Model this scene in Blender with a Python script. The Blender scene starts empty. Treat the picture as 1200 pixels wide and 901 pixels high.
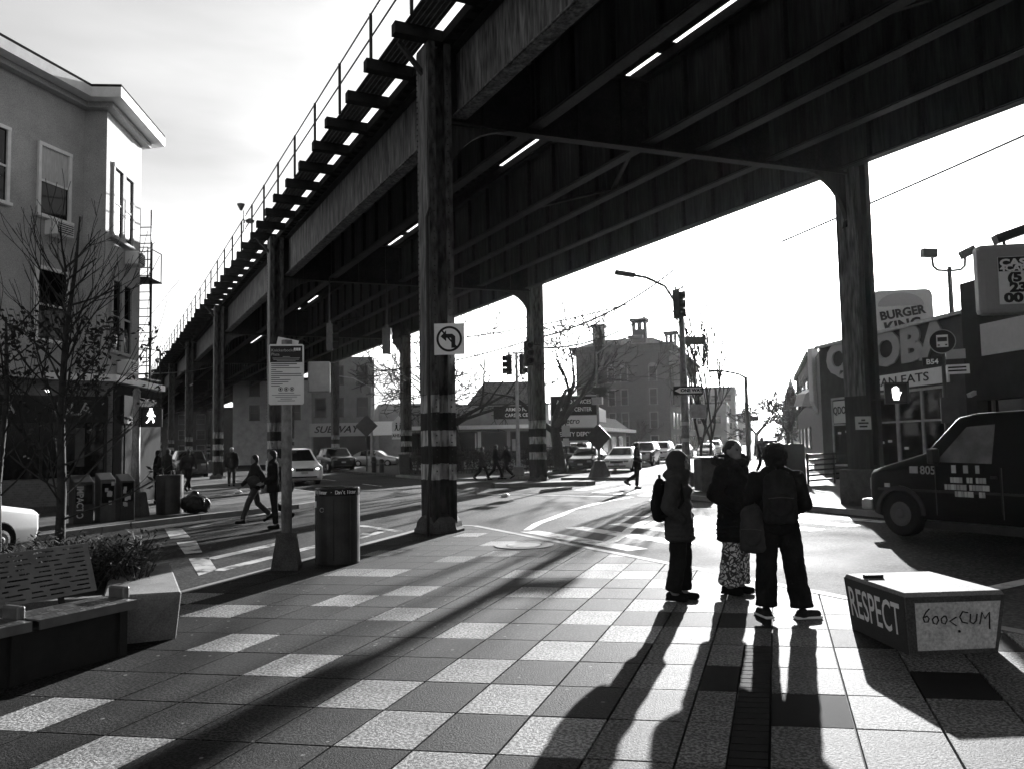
import bpy, math, random
from mathutils import Vector, Matrix, noise
random.seed(7)
R = math.radians
scene = bpy.context.scene
COL = scene.collection

# ------------------------------------------------------------------ camera, sky, sun, exposure
cam_d = bpy.data.cameras.new('camera')
cam_d.sensor_width = 36.0
cam_d.lens = 28.8
cam_d.clip_start = 0.05
cam_d.clip_end = 3000
cam = bpy.data.objects.new('camera', cam_d)
COL.objects.link(cam)
cam.matrix_world = Matrix.Translation((0, 0, 1.7)) @ Matrix.Rotation(R(90 + 4.14), 4, 'X') @ Matrix.Rotation(R(-1.1), 4, 'Z')
scene.camera = cam

SUN_AZ, SUN_EL = 17.8, 14.2          # degrees clockwise from +Y, degrees above the horizon
world = bpy.data.worlds.new('World')
scene.world = world
world.use_nodes = True
wn = world.node_tree.nodes
wl = world.node_tree.links
wn.clear()
w_out = wn.new('ShaderNodeOutputWorld')
w_bg = wn.new('ShaderNodeBackground')
w_bg.inputs['Strength'].default_value = 0.055
sky = wn.new('ShaderNodeTexSky')
sky.sky_type = 'NISHITA'
sky.sun_disc = False
sky.sun_elevation = R(SUN_EL)
sky.sun_rotation = R(SUN_AZ)
sky.air_density = 1.0
sky.dust_density = 2.5
w_bw = wn.new('ShaderNodeRGBToBW')
wl.new(sky.outputs[0], w_bw.inputs[0])
w_tc = wn.new('ShaderNodeTexCoord')
w_map = wn.new('ShaderNodeMapping')
w_map.inputs['Scale'].default_value = (1.0, 1.0, 4.5)
w_map.inputs['Rotation'].default_value = (0, R(8), 0)
wl.new(w_tc.outputs['Generated'], w_map.inputs[0])
w_n = wn.new('ShaderNodeTexNoise')
w_n.inputs['Scale'].default_value = 1.6
w_n.inputs['Detail'].default_value = 5
w_n.inputs['Roughness'].default_value = 0.5
wl.new(w_map.outputs[0], w_n.inputs['Vector'])
w_cr = wn.new('ShaderNodeMapRange')
w_cr.inputs['From Min'].default_value = 0.36
w_cr.inputs['From Max'].default_value = 0.64
w_cr.inputs['To Min'].default_value = 0.78
w_cr.inputs['To Max'].default_value = 1.28
wl.new(w_n.outputs[0], w_cr.inputs[0])
w_mx = wn.new('ShaderNodeMath')
w_mx.operation = 'MULTIPLY'
wl.new(w_bw.outputs[0], w_mx.inputs[0])
wl.new(w_cr.outputs[0], w_mx.inputs[1])
wl.new(w_mx.outputs[0], w_bg.inputs['Color'])
wl.new(w_bg.outputs[0], w_out.inputs['Surface'])

sun_d = bpy.data.lights.new('sun', 'SUN')
sun_d.energy = 5.0
sun_d.angle = R(0.5)
sun_d.color = (1.0, 1.0, 1.0)
sun = bpy.data.objects.new('sun', sun_d)
COL.objects.link(sun)
_sv = Vector((math.sin(R(SUN_AZ)) * math.cos(R(SUN_EL)), math.cos(R(SUN_AZ)) * math.cos(R(SUN_EL)), math.sin(R(SUN_EL))))
sun.rotation_euler = _sv.to_track_quat('Z', 'Y').to_euler()
sun.location = _sv * 200

scene.view_settings.view_transform = 'Standard'
scene.view_settings.look = 'None'
scene.view_settings.exposure = 1.85
scene.view_settings.gamma = 1.0
scene.view_settings.use_curve_mapping = False
scene.cycles.max_bounces = 8
scene.cycles.volume_bounces = 0
scene.cycles.use_denoising = True
scene.cycles.sample_clamp_indirect = 4.0

# ------------------------------------------------------------------ materials (the photograph is black and white)
MATS = {}
def mat(name, base=0.2, rough=0.7, var=0.0, scale=8.0, fine=0.0, fscale=120.0, metal=0.0, spec=0.2, bump=0.0,
        bscale=60.0, rnd=0.0, spots=0.0, sscale=9.0, rvar=0.0, stretch=None, emit=0.0, grain=0.0, gscale=42.0):
    m = bpy.data.materials.new(name)
    m.use_nodes = True
    nt = m.node_tree
    N, L = nt.nodes, nt.links
    p = N['Principled BSDF']
    p.inputs['Roughness'].default_value = rough
    p.inputs['Metallic'].default_value = metal
    p.inputs['Specular IOR Level'].default_value = spec
    p.inputs['Base Color'].default_value = (base, base, base, 1)
    if emit:
        p.inputs['Emission Color'].default_value = (1, 1, 1, 1)
        p.inputs['Emission Strength'].default_value = emit
    tc = N.new('ShaderNodeTexCoord')
    vec = tc.outputs['Object']
    if stretch:
        mp = N.new('ShaderNodeMapping')
        mp.inputs['Scale'].default_value = stretch
        L.new(vec, mp.inputs[0])
        vec = mp.outputs[0]
    def nz(sc, det=4):
        n = N.new('ShaderNodeTexNoise')
        n.inputs['Scale'].default_value = sc
        n.inputs['Detail'].default_value = det
        n.inputs['Roughness'].default_value = 0.62
        L.new(vec, n.inputs['Vector'])
        return n.outputs[0]
    def mathn(op, a, b):
        k = N.new('ShaderNodeMath')
        k.operation = op
        for i, v in ((0, a), (1, b)):
            if hasattr(v, 'links'):
                L.new(v, k.inputs[i])
            else:
                k.inputs[i].default_value = v
        return k.outputs[0]
    def spread(o, amt):          # noise 0.3..0.7 -> 1-amt .. 1+amt
        r = N.new('ShaderNodeMapRange')
        r.inputs['From Min'].default_value = 0.3
        r.inputs['From Max'].default_value = 0.7
        r.inputs['To Min'].default_value = 1 - amt
        r.inputs['To Max'].default_value = 1 + amt
        L.new(o, r.inputs[0])
        return r.outputs[0]
    val = base
    if var:
        val = mathn('MULTIPLY', val, spread(nz(scale), var))
    if fine:
        val = mathn('MULTIPLY', val, spread(nz(fscale, 2), fine))
    if grain:                      # exposed aggregate: hard salt and pepper grains
        gq = N.new('ShaderNodeMapRange')
        gq.inputs['From Min'].default_value = 0.42
        gq.inputs['From Max'].default_value = 0.6
        gq.inputs['To Min'].default_value = 1 - grain
        gq.inputs['To Max'].default_value = 1 + grain * 1.4
        L.new(nz(gscale, 1), gq.inputs[0])
        val = mathn('MULTIPLY', val, gq.outputs[0])
    if rnd:
        oi = N.new('ShaderNodeObjectInfo')
        r = N.new('ShaderNodeMapRange')
        r.inputs['To Min'].default_value = 1 - rnd
        r.inputs['To Max'].default_value = 1 + rnd
        L.new(oi.outputs['Random'], r.inputs[0])
        val = mathn('MULTIPLY', val, r.outputs[0])
    if spots:                      # dropped chewing gum and small pale stains
        g = N.new('ShaderNodeNewGeometry')
        v = N.new('ShaderNodeTexVoronoi')
        v.inputs['Scale'].default_value = sscale
        L.new(g.outputs['Position'], v.inputs['Vector'])
        lt = mathn('LESS_THAN', v.outputs['Distance'], 0.13)
        sp = N.new('ShaderNodeSeparateColor')
        L.new(v.outputs['Color'], sp.inputs[0])
        pick = mathn('LESS_THAN', sp.outputs[0], 0.2)
        val = mathn('ADD', val, mathn('MULTIPLY', mathn('MULTIPLY', lt, pick), spots))
    if hasattr(val, 'links'):
        cb = N.new('ShaderNodeCombineColor')
        for i in range(3):
            L.new(val, cb.inputs[i])
        L.new(cb.outputs[0], p.inputs['Base Color'])
    if rvar:
        r = N.new('ShaderNodeMapRange')
        r.inputs['From Min'].default_value = 0.3
        r.inputs['From Max'].default_value = 0.7
        r.inputs['To Min'].default_value = max(0.05, rough - rvar)
        r.inputs['To Max'].default_value = min(1, rough + rvar)
        L.new(nz(scale * 0.7), r.inputs[0])
        L.new(r.outputs[0], p.inputs['Roughness'])
    if bump:
        b = N.new('ShaderNodeBump')
        b.inputs['Strength'].default_value = bump
        b.inputs['Distance'].default_value = 0.01
        L.new(nz(bscale, 3), b.inputs['Height'])
        L.new(b.outputs[0], p.inputs['Normal'])
    MATS[name] = m
    return m

mat('asphalt', 0.01564, 0.86, var=0.4, scale=0.3, fine=0.9, fscale=26, bump=0.9, bscale=45, rvar=0.12, spec=0.055, grain=0.5, gscale=16)
mat('asphalt_patch', 0.0126, 0.75, spec=0.05, var=0.3, scale=1.5, fine=0.4, fscale=45, bump=0.6, bscale=70)
mat('paint_road', 0.4125, 0.6, var=0.35, scale=2.5, fine=0.5, fscale=30, bump=0.3)
mat('paver_dark', 0.0135, 0.77, var=0.3, scale=2.2, fine=0.5, fscale=95, rnd=0.35, spots=0.12, bump=0.8, bscale=80, spec=0.06, grain=0.75)
mat('paver_light', 0.185, 0.77, var=0.22, scale=2.2, fine=0.4, fscale=95, rnd=0.16, spots=-0.1, bump=0.8, bscale=80, spec=0.07, grain=0.42)
mat('paver_mid', 0.085, 0.74, var=0.3, scale=2.2, fine=0.5, fscale=95, rnd=0.3, spots=0.12, bump=0.8, bscale=80, spec=0.09, grain=0.6)
mat('paver_black', 0.01, 0.85, spec=0.04, var=0.2, scale=3, fine=0.5, fscale=160, bump=0.5, bscale=160)
mat('joint', 0.03, 0.95, var=0.3)
mat('concrete', 0.16, 0.85, spec=0.15, var=0.25, scale=2.5, fine=0.3, fscale=70, bump=0.3)
mat('concrete_dark', 0.06, 0.85, spec=0.1, var=0.4, scale=3, fine=0.35, fscale=60, bump=0.4)
mat('kerb_stone', 0.165, 0.8, var=0.3, scale=1.5, fine=0.3, spec=0.15)
mat('steel', 0.03, 0.6, var=0.3, scale=2.5, fine=0.4, fscale=14, bump=0.3, bscale=30, stretch=(1, 1, 0.12))
mat('steel_web', 0.038, 0.65, var=0.4, scale=2.2, fine=0.4, fscale=12, bump=0.3, bscale=30, stretch=(1, 1, 0.1))  # girder webs paler than other steel: light bounced off the ground put into colour
mat('steel_black', 0.02, 0.6, var=0.5, scale=1.5, fine=0.3, fscale=20, bump=0.2)
mat('van_glass', 0.1, 0.12, spec=0.5, var=0.5, scale=2.2)
mat('steel_flaked', 0.1, 0.65, var=0.6, scale=4, fine=0.7, fscale=12, bump=0.5, bscale=25, stretch=(1, 1, 0.15))
mat('tie_wood', 0.018, 0.85, var=0.4, scale=4, bump=0.4)
mat('plank_wood', 0.06, 0.85, var=0.4, scale=4)
mat('galvanised', 0.3, 0.45, var=0.25, scale=4, metal=0.5, rvar=0.1)
mat('pole_worn', 0.17, 0.6, var=0.55, scale=3.5, fine=0.3, fscale=25, stretch=(1, 1, 0.5))
mat('black_metal', 0.02, 0.4, var=0.2)
mat('signal_case', 0.13, 0.55, var=0.2)
mat('black_gloss', 0.012, 0.22)
mat('dark_metal', 0.05, 0.5, var=0.3, scale=6)
mat('bin_metal', 0.03, 0.42, var=0.3, scale=4, metal=0.3)
mat('bench_metal', 0.17, 0.42, var=0.2, scale=5, metal=0.7)
mat('stucco', 0.4, 0.95, spec=0.05, var=0.14, scale=1.2, fine=0.35, fscale=55, bump=0.5, bscale=60)
mat('white_trim', 0.75, 0.6, var=0.1, scale=4)
mat('white_paint', 0.78, 0.3, var=0.04)
mat('cream_wall', 0.3, 0.85, var=0.2, scale=1.5)
mat('grey_wall', 0.17, 0.85, var=0.2, scale=1.5, fine=0.2, fscale=30)
mat('dark_wall', 0.05, 0.9, spec=0.1, var=0.25, scale=2, fine=0.2)
mat('charcoal_wall', 0.02, 0.95, spec=0.03, var=0.25, scale=2)
mat('roof_tile', 0.14, 0.8, var=0.35, scale=3, fine=0.4, fscale=12)
mat('glass', 0.006, 0.06, spec=0.25)
mat('glass_far', 0.015, 0.15, spec=0.3)
mat('curtain', 0.5, 0.9, var=0.2, scale=6, stretch=(6, 6, 0.6))
mat('sign_white', 0.72, 0.5, var=0.06, scale=6)
mat('block_paint', 0.42, 0.8, var=0.25, scale=5, fine=0.25, fscale=40, spec=0.1)
mat('sign_grey', 0.4, 0.5, var=0.08)
mat('sign_black', 0.018, 0.45)
mat('letter_grey', 0.28, 0.5, var=0.05)
mat('letter_white', 0.8, 0.5)
mat('ink', 0.012, 0.7)
mat('lamp_on', 0.8, 0.4, emit=1.6)
mat('shop_lamp', 0.8, 0.4, emit=1.2)
mat('rubber', 0.01, 0.9, spec=0.1)
mat('rim', 0.3, 0.35, metal=0.6)
mat('van_hub', 0.07, 0.45, metal=0.3)
mat('car_white', 0.72, 0.22, spec=0.6)
mat('car_silver', 0.35, 0.25, metal=0.4)
mat('car_dark', 0.02, 0.2, spec=0.6)
mat('van_paint', 0.004, 0.45, spec=0.1, var=0.2, scale=2)
mat('headlamp', 0.25, 0.1, spec=0.8)
mat('cloth_black', 0.008, 0.95, spec=0.1, var=0.35, scale=9, bump=0.4, bscale=40)
mat('cloth_dark', 0.015, 0.95, spec=0.1, var=0.4, scale=8, bump=0.5, bscale=35)
mat('cloth_grey', 0.032, 0.95, spec=0.1, var=0.3, scale=8, bump=0.5, bscale=50)
mat('denim', 0.035, 0.9, var=0.3, scale=12)
mat('skin', 0.14, 0.55, var=0.08)
mat('hair', 0.012, 0.6, bump=0.8, bscale=90)
mat('sole', 0.6, 0.6)
mat('bark', 0.035, 0.9, var=0.5, scale=12, bump=0.5, bscale=30)
mat('bark_pale', 0.1, 0.9, var=0.4, scale=12)
mat('leaf', 0.025, 0.6, var=0.4, scale=5)
mat('soil', 0.03, 0.95, var=0.4, scale=8)
mat('bag_plastic', 0.012, 0.3, bump=0.8, bscale=14)
mat('stone_far', 0.18, 0.85, var=0.2, scale=0.6)

def node_mat(name, rough):
    m = bpy.data.materials.new(name)
    m.use_nodes = True
    m.node_tree.nodes['Principled BSDF'].inputs['Roughness'].default_value = rough
    m.node_tree.nodes['Principled BSDF'].inputs['Specular IOR Level'].default_value = 0.15
    MATS[name] = m
    return m, m.node_tree.nodes, m.node_tree.links, m.node_tree.nodes['Principled BSDF']

def brick_mat(name, c1, c2, mortar, sc):
    m, N, L, p = node_mat(name, 0.85)
    tc = N.new('ShaderNodeTexCoord')
    sep = N.new('ShaderNodeSeparateXYZ')
    L.new(tc.outputs['Object'], sep.inputs[0])
    ad = N.new('ShaderNodeMath'); ad.operation = 'ADD'
    L.new(sep.outputs[0], ad.inputs[0]); L.new(sep.outputs[1], ad.inputs[1])
    cb = N.new('ShaderNodeCombineXYZ')
    L.new(ad.outputs[0], cb.inputs[0]); L.new(sep.outputs[2], cb.inputs[1])
    b = N.new('ShaderNodeTexBrick')
    b.inputs['Scale'].default_value = sc
    b.inputs['Color1'].default_value = (c1,) * 3 + (1,)
    b.inputs['Color2'].default_value = (c2,) * 3 + (1,)
    b.inputs['Mortar'].default_value = (mortar,) * 3 + (1,)
    b.inputs['Mortar Size'].default_value = 0.014
    L.new(cb.outputs[0], b.inputs['Vector'])
    n = N.new('ShaderNodeTexNoise'); n.inputs['Scale'].default_value = 1.3; n.inputs['Detail'].default_value = 6
    L.new(tc.outputs['Object'], n.inputs['Vector'])
    mx = N.new('ShaderNodeMix'); mx.data_type = 'RGBA'; mx.blend_type = 'MULTIPLY'; mx.inputs[0].default_value = 0.55
    L.new(b.outputs[0], mx.inputs[6]); L.new(n.outputs[0], mx.inputs[7])
    L.new(mx.outputs[2], p.inputs['Base Color'])
brick_mat('brick', 0.085, 0.06, 0.11, 2.2)
brick_mat('brick_dark', 0.09, 0.06, 0.12, 4.0)
brick_mat('brick_pale', 0.2, 0.14, 0.24, 4.0)

# column with black and white warning bands painted round its foot
m_, N_, L_, p_ = node_mat('column_bands', 0.7)
tc_ = N_.new('ShaderNodeTexCoord'); sp_ = N_.new('ShaderNodeSeparateXYZ'); L_.new(tc_.outputs['Object'], sp_.inputs[0])
nn_ = N_.new('ShaderNodeTexNoise'); nn_.inputs['Scale'].default_value = 5.0; nn_.inputs['Detail'].default_value = 6; L_.new(tc_.outputs['Object'], nn_.inputs['Vector'])
wob = N_.new('ShaderNodeMath'); wob.operation = 'MULTIPLY_ADD'; wob.inputs[1].default_value = 0.06
L_.new(nn_.outputs[0], wob.inputs[0]); L_.new(sp_.outputs[2], wob.inputs[2])
dv_ = N_.new('ShaderNodeMath'); dv_.operation = 'DIVIDE'; dv_.inputs[1].default_value = 10.0; L_.new(wob.outputs[0], dv_.inputs[0])
cr_ = N_.new('ShaderNodeValToRGB'); cr_.color_ramp.interpolation = 'CONSTANT'
el_ = cr_.color_ramp.elements
el_[0].position = 0.0; el_[0].color = (0.03,) * 3 + (1,)
el_[1].position = 0.103; el_[1].color = (0.42,) * 3 + (1,)
for pos_, v_ in ((0.135, 0.02), (0.17, 0.46), (0.203, 0.02), (0.235, 0.36), (0.27, 0.075)):
    e_ = el_.new(pos_); e_.color = (v_,) * 3 + (1,)
L_.new(dv_.outputs[0], cr_.inputs[0])
mp_ = N_.new('ShaderNodeMapping'); mp_.inputs['Scale'].default_value = (1, 1, 0.3); L_.new(tc_.outputs['Object'], mp_.inputs[0])
n2_ = N_.new('ShaderNodeTexNoise'); n2_.inputs['Scale'].default_value = 9.0; n2_.inputs['Detail'].default_value = 7; L_.new(mp_.outputs[0], n2_.inputs['Vector'])
c2_ = N_.new('ShaderNodeValToRGB'); c2_.color_ramp.elements[0].position = 0.36; c2_.color_ramp.elements[0].color = (0.22,) * 3 + (1,)
c2_.color_ramp.elements[1].position = 0.6; c2_.color_ramp.elements[1].color = (1, 1, 1, 1); L_.new(n2_.outputs[0], c2_.inputs[0])
mx_ = N_.new('ShaderNodeMix'); mx_.data_type = 'RGBA'; mx_.blend_type = 'MULTIPLY'; mx_.inputs[0].default_value = 1.0
L_.new(cr_.outputs[0], mx_.inputs[6]); L_.new(c2_.outputs[0], mx_.inputs[7]); L_.new(mx_.outputs[2], p_.inputs['Base Color'])

# thin clear shop glass
m_, N_, L_, p_ = node_mat('shop_glass', 0.05)
tr_ = N_.new('ShaderNodeBsdfTransparent'); gl_ = N_.new('ShaderNodeBsdfGlossy'); fr_ = N_.new('ShaderNodeFresnel'); ms_ = N_.new('ShaderNodeMixShader')
tr_.inputs[0].default_value = (0.75, 0.75, 0.75, 1); gl_.inputs['Roughness'].default_value = 0.03; fr_.inputs[0].default_value = 1.5
L_.new(fr_.outputs[0], ms_.inputs[0]); L_.new(tr_.outputs[0], ms_.inputs[1]); L_.new(gl_.outputs[0], ms_.inputs[2])
L_.new(ms_.outputs[0], N_['Material Output'].inputs['Surface'])

# worn road paint: flakes away to the asphalt below
m_, N_, L_, p_ = node_mat('paint_worn', 0.6)
tc_ = N_.new('ShaderNodeTexCoord')
n_ = N_.new('ShaderNodeTexNoise'); n_.inputs['Scale'].default_value = 2.2; n_.inputs['Detail'].default_value = 8; n_.inputs['Roughness'].default_value = 0.7
L_.new(tc_.outputs['Object'], n_.inputs['Vector'])
c_ = N_.new('ShaderNodeValToRGB'); c_.color_ramp.elements[0].position = 0.4; c_.color_ramp.elements[0].color = (0.03,) * 3 + (1,)
c_.color_ramp.elements[1].position = 0.52; c_.color_ramp.elements[1].color = (0.4,) * 3 + (1,)
L_.new(n_.outputs[0], c_.inputs[0]); L_.new(c_.outputs[0], p_.inputs['Base Color'])

# black cloth with a pale scrolling print (trousers of one pedestrian)
m_, N_, L_, p_ = node_mat('cloth_print', 0.9)
tc_ = N_.new('ShaderNodeTexCoord')
v_ = N_.new('ShaderNodeTexVoronoi'); v_.inputs['Scale'].default_value = 22; v_.feature = 'DISTANCE_TO_EDGE'
n_ = N_.new('ShaderNodeTexNoise'); n_.inputs['Scale'].default_value = 9
L_.new(tc_.outputs['Object'], n_.inputs['Vector'])
mxv = N_.new('ShaderNodeMix'); mxv.data_type = 'RGBA'; mxv.inputs[0].default_value = 0.12
L_.new(tc_.outputs['Object'], mxv.inputs[6]); L_.new(n_.outputs['Color'], mxv.inputs[7]); L_.new(mxv.outputs[2], v_.inputs['Vector'])
c_ = N_.new('ShaderNodeValToRGB'); c_.color_ramp.elements[0].position = 0.1; c_.color_ramp.elements[0].color = (0.04,) * 3 + (1,)
c_.color_ramp.elements[1].position = 0.18; c_.color_ramp.elements[1].color = (0.5,) * 3 + (1,)
L_.new(v_.outputs['Distance'], c_.inputs[0]); L_.new(c_.outputs[0], p_.inputs['Base Color'])

# ------------------------------------------------------------------ builders
WORK = bpy.data.scenes.new('workbench')      # empty scene used to evaluate one shape at a time
def evaluated_mesh(o):
    WORK.collection.objects.link(o)
    vl = WORK.view_layers[0]
    vl.update()
    me = bpy.data.meshes.new_from_object(o.evaluated_get(vl.depsgraph))
    WORK.collection.objects.unlink(o)
    return me
class MB:
    def __init__(s):
        s.v = []; s.f = []
    def add(s, vs, fs):
        o = len(s.v)
        s.v += [tuple(p) for p in vs]
        s.f += [tuple(i + o for i in f) for f in fs]
        return s
    def box(s, x0, x1, y0, y1, z0, z1):
        return s.add([(x0, y0, z0), (x1, y0, z0), (x1, y1, z0), (x0, y1, z0), (x0, y0, z1), (x1, y0, z1), (x1, y1, z1), (x0, y1, z1)],
                     [(3, 2, 1, 0), (4, 5, 6, 7), (0, 1, 5, 4), (1, 2, 6, 5), (2, 3, 7, 6), (3, 0, 4, 7)])
    def cbox(s, c, d, m=None):
        x, y, z = d[0] / 2, d[1] / 2, d[2] / 2
        vs = [Vector(p) for p in ((-x, -y, -z), (x, -y, -z), (x, y, -z), (-x, y, -z), (-x, -y, z), (x, -y, z), (x, y, z), (-x, y, z))]
        if m: vs = [m @ p for p in vs]
        c = Vector(c)
        return s.add([p + c for p in vs], [(3, 2, 1, 0), (4, 5, 6, 7), (0, 1, 5, 4), (1, 2, 6, 5), (2, 3, 7, 6), (3, 0, 4, 7)])
    def bar(s, a, b, w, h):                      # rectangular bar from a to b
        a, b = Vector(a), Vector(b)
        d = b - a
        q = d.to_track_quat('Y', 'Z').to_matrix()
        return s.cbox((a + b) / 2, (w, d.length, h), q)
    def tube(s, pts, rad, n=8, cap=True):
        pts = [Vector(p) for p in pts]
        if not hasattr(rad, '__len__'): rad = [rad] * len(pts)
        o = len(s.v)
        up = None
        for i, p in enumerate(pts):
            d = (pts[min(i + 1, len(pts) - 1)] - pts[max(i - 1, 0)])
            if d.length < 1e-9: d = Vector((0, 0, 1))
            d.normalize()
            if up is None:
                up = Vector((1, 0, 0)) if abs(d.x) < 0.8 else Vector((0, 1, 0))
            a = (up - d * up.dot(d)).normalized()
            up = a
            b = d.cross(a)
            for k in range(n):
                t = 2 * math.pi * k / n
                s.v.append(tuple(p + (a * math.cos(t) + b * math.sin(t)) * rad[i]))
        for i in range(len(pts) - 1):
            for k in range(n):
                k2 = (k + 1) % n
                s.f.append((o + i * n + k, o + i * n + k2, o + (i + 1) * n + k2, o + (i + 1) * n + k))
        if cap:
            s.f.append(tuple(o + k for k in range(n))[::-1])
            s.f.append(tuple(o + (len(pts) - 1) * n + k for k in range(n)))
        return s
    def lathe(s, prof, n=20, c=(0, 0, 0)):       # (r, z) profile round the z axis
        o = len(s.v)
        for r, z in prof:
            for k in range(n):
                t = 2 * math.pi * k / n
                s.v.append((c[0] + r * math.cos(t), c[1] + r * math.sin(t), c[2] + z))
        for i in range(len(prof) - 1):
            for k in range(n):
                k2 = (k + 1) % n
                s.f.append((o + i * n + k, o + i * n + k2, o + (i + 1) * n + k2, o + (i + 1) * n + k))
        s.f.append(tuple(o + k for k in range(n))[::-1])
        s.f.append(tuple(o + (len(prof) - 1) * n + k for k in range(n)))
        return s
    def prism(s, poly, z0, z1, axis='z'):        # polygon extruded; axis z: (x,y); axis y: (x,z) ; axis x: (y,z)
        n = len(poly)
        def P(p, h):
            return (p[0], p[1], h) if axis == 'z' else ((p[0], h, p[1]) if axis == 'y' else (h, p[0], p[1]))
        vs = [P(p, z0) for p in poly] + [P(p, z1) for p in poly]
        fs = [tuple(range(n))[::-1], tuple(range(n, 2 * n))] + [(i, (i + 1) % n, n + (i + 1) % n, n + i) for i in range(n)]
        return s.add(vs, fs)
    def quad(s, a, b, c, d):
        return s.add([a, b, c, d], [(0, 1, 2, 3)])
    def ball(s, c, r, n=10, m=7, rot=None):
        c = Vector(c)
        if not hasattr(r, '__len__'): r = (r, r, r)
        vs = [Vector((0, 0, -r[2]))]
        for j in range(1, m):
            ph = -math.pi / 2 + math.pi * j / m
            for k in range(n):
                t = 2 * math.pi * k / n
                vs.append(Vector((r[0] * math.cos(ph) * math.cos(t), r[1] * math.cos(ph) * math.sin(t), r[2] * math.sin(ph))))
        vs.append(Vector((0, 0, r[2])))
        if rot: vs = [rot @ p for p in vs]
        fs = [(0, 1 + (k + 1) % n, 1 + k) for k in range(n)]
        for j in range(m - 2):
            for k in range(n):
                a, b = 1 + j * n + k, 1 + j * n + (k + 1) % n
                fs.append((a, b, b + n, a + n))
        t = len(vs) - 1
        fs += [(t, 1 + (m - 2) * n + k, 1 + (m - 2) * n + (k + 1) % n) for k in range(n)]
        return s.add([p + c for p in vs], fs)
    def cap(s, a, ra, b, rb, n=12):              # tapered limb with round ends
        s.tube([a, Vector(a).lerp(Vector(b), 0.5), b], [ra, (ra + rb) / 2, rb], n)
        s.ball(a, ra, n, 8); s.ball(b, rb, n, 8)
        return s
    def mesh(s, name, m, smooth=False):
        me = bpy.data.meshes.new(name)
        me.from_pydata(s.v, [], s.f)
        me.materials.append(MATS[m])
        if smooth:
            me.polygons.foreach_set('use_smooth', [True] * len(me.polygons))
        return me
    def build(s, name, m, parent=None, smooth=False, loc=None, rotz=0, bevel=0):
        me = s.mesh(name, m, smooth)
        o = bpy.data.objects.new(name, me)
        COL.objects.link(o)
        o.parent = parent
        if loc: o.location = loc
        if rotz: o.rotation_euler = (0, 0, rotz)
        if bevel:
            b = o.modifiers.new('edge', 'BEVEL'); b.width = bevel; b.segments = 2; b.limit_method = 'ANGLE'
        return o
    def remesh(s, name, m, voxel, it=4, fac=0.5, parent=None, jitter=0, jsc=9):
        me = s.mesh(name, m)
        o = bpy.data.objects.new(name, me)
        r = o.modifiers.new('r', 'REMESH'); r.mode = 'VOXEL'; r.voxel_size = voxel; r.use_smooth_shade = True
        if it:
            q = o.modifiers.new('s', 'SMOOTH'); q.iterations = it; q.factor = fac
        new = evaluated_mesh(o)
        COL.objects.link(o)
        new.name = name
        o.modifiers.clear()
        o.data = new
        bpy.data.meshes.remove(me)
        if not new.materials: new.materials.append(MATS[m])
        if jitter:                                # folds of cloth
            import numpy as np
            nv = len(new.vertices)
            co = np.empty(nv * 3, 'f'); no = np.empty(nv * 3, 'f')
            new.vertices.foreach_get('co', co); new.vertex_normals.foreach_get('vector', no)
            w_ = np.array([noise.noise(Vector(p) * jsc) + 0.5 * noise.noise(Vector(p) * jsc * 2.3) for p in co.reshape(-1, 3)], 'f')
            new.vertices.foreach_set('co', (co.reshape(-1, 3) + no.reshape(-1, 3) * (w_ * jitter)[:, None]).ravel())
            new.update()
        new.polygons.foreach_set('use_smooth', [True] * len(new.polygons))
        o.parent = parent
        return o

def tag(o, label=None, cat=None, group=None, kind=None):
    if label: o['label'] = label
    if cat: o['category'] = cat
    if group: o['group'] = group
    if kind: o['kind'] = kind
    return o
def thing(name, label, cat, loc=(0, 0, 0), rotz=0, group=None):
    o = bpy.data.objects.new(name, None)
    COL.objects.link(o)
    o.location = loc
    o.rotation_euler = (0, 0, rotz)
    o.empty_display_size = 0.2
    return tag(o, label, cat, group)
def struct(o):
    o['kind'] = 'structure'
    return o
def copy_tree(o, parent=None):
    c = o.copy()
    COL.objects.link(c)
    c.parent = parent
    for ch in list(o.children):
        copy_tree(ch, c)
    return c
def text(s, size, loc, m, parent, name='lettering', rot=(math.pi / 2, 0, 0), ext=0.004, ax='CENTER', ay='CENTER', sx=1.0, bold=0.0, shear=0.0):
    c = bpy.data.curves.new(name, 'FONT')
    c.body = s
    c.size = size
    c.extrude = ext
    c.align_x = ax
    c.align_y = ay
    c.offset = bold
    c.shear = shear
    c.resolution_u = 3
    c.materials.append(MATS[m])
    tmp = bpy.data.objects.new(name, c)
    me = evaluated_mesh(tmp)
    bpy.data.objects.remove(tmp)
    bpy.data.curves.remove(c)
    me.name = name
    if not me.materials: me.materials.append(MATS[m])
    o = bpy.data.objects.new(name, me)
    COL.objects.link(o)
    o.parent = parent
    o.location = loc
    o.rotation_euler = rot
    o.scale = (sx, 1, 1)
    return o
def pair_frame(p0, p1):      # facade frame: x from p0 to p1, -y outwards
    return (p0[0], p0[1], 0), math.atan2(p1[1] - p0[1], p1[0] - p0[0]), math.hypot(p1[0] - p0[0], p1[1] - p0[1])
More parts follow.
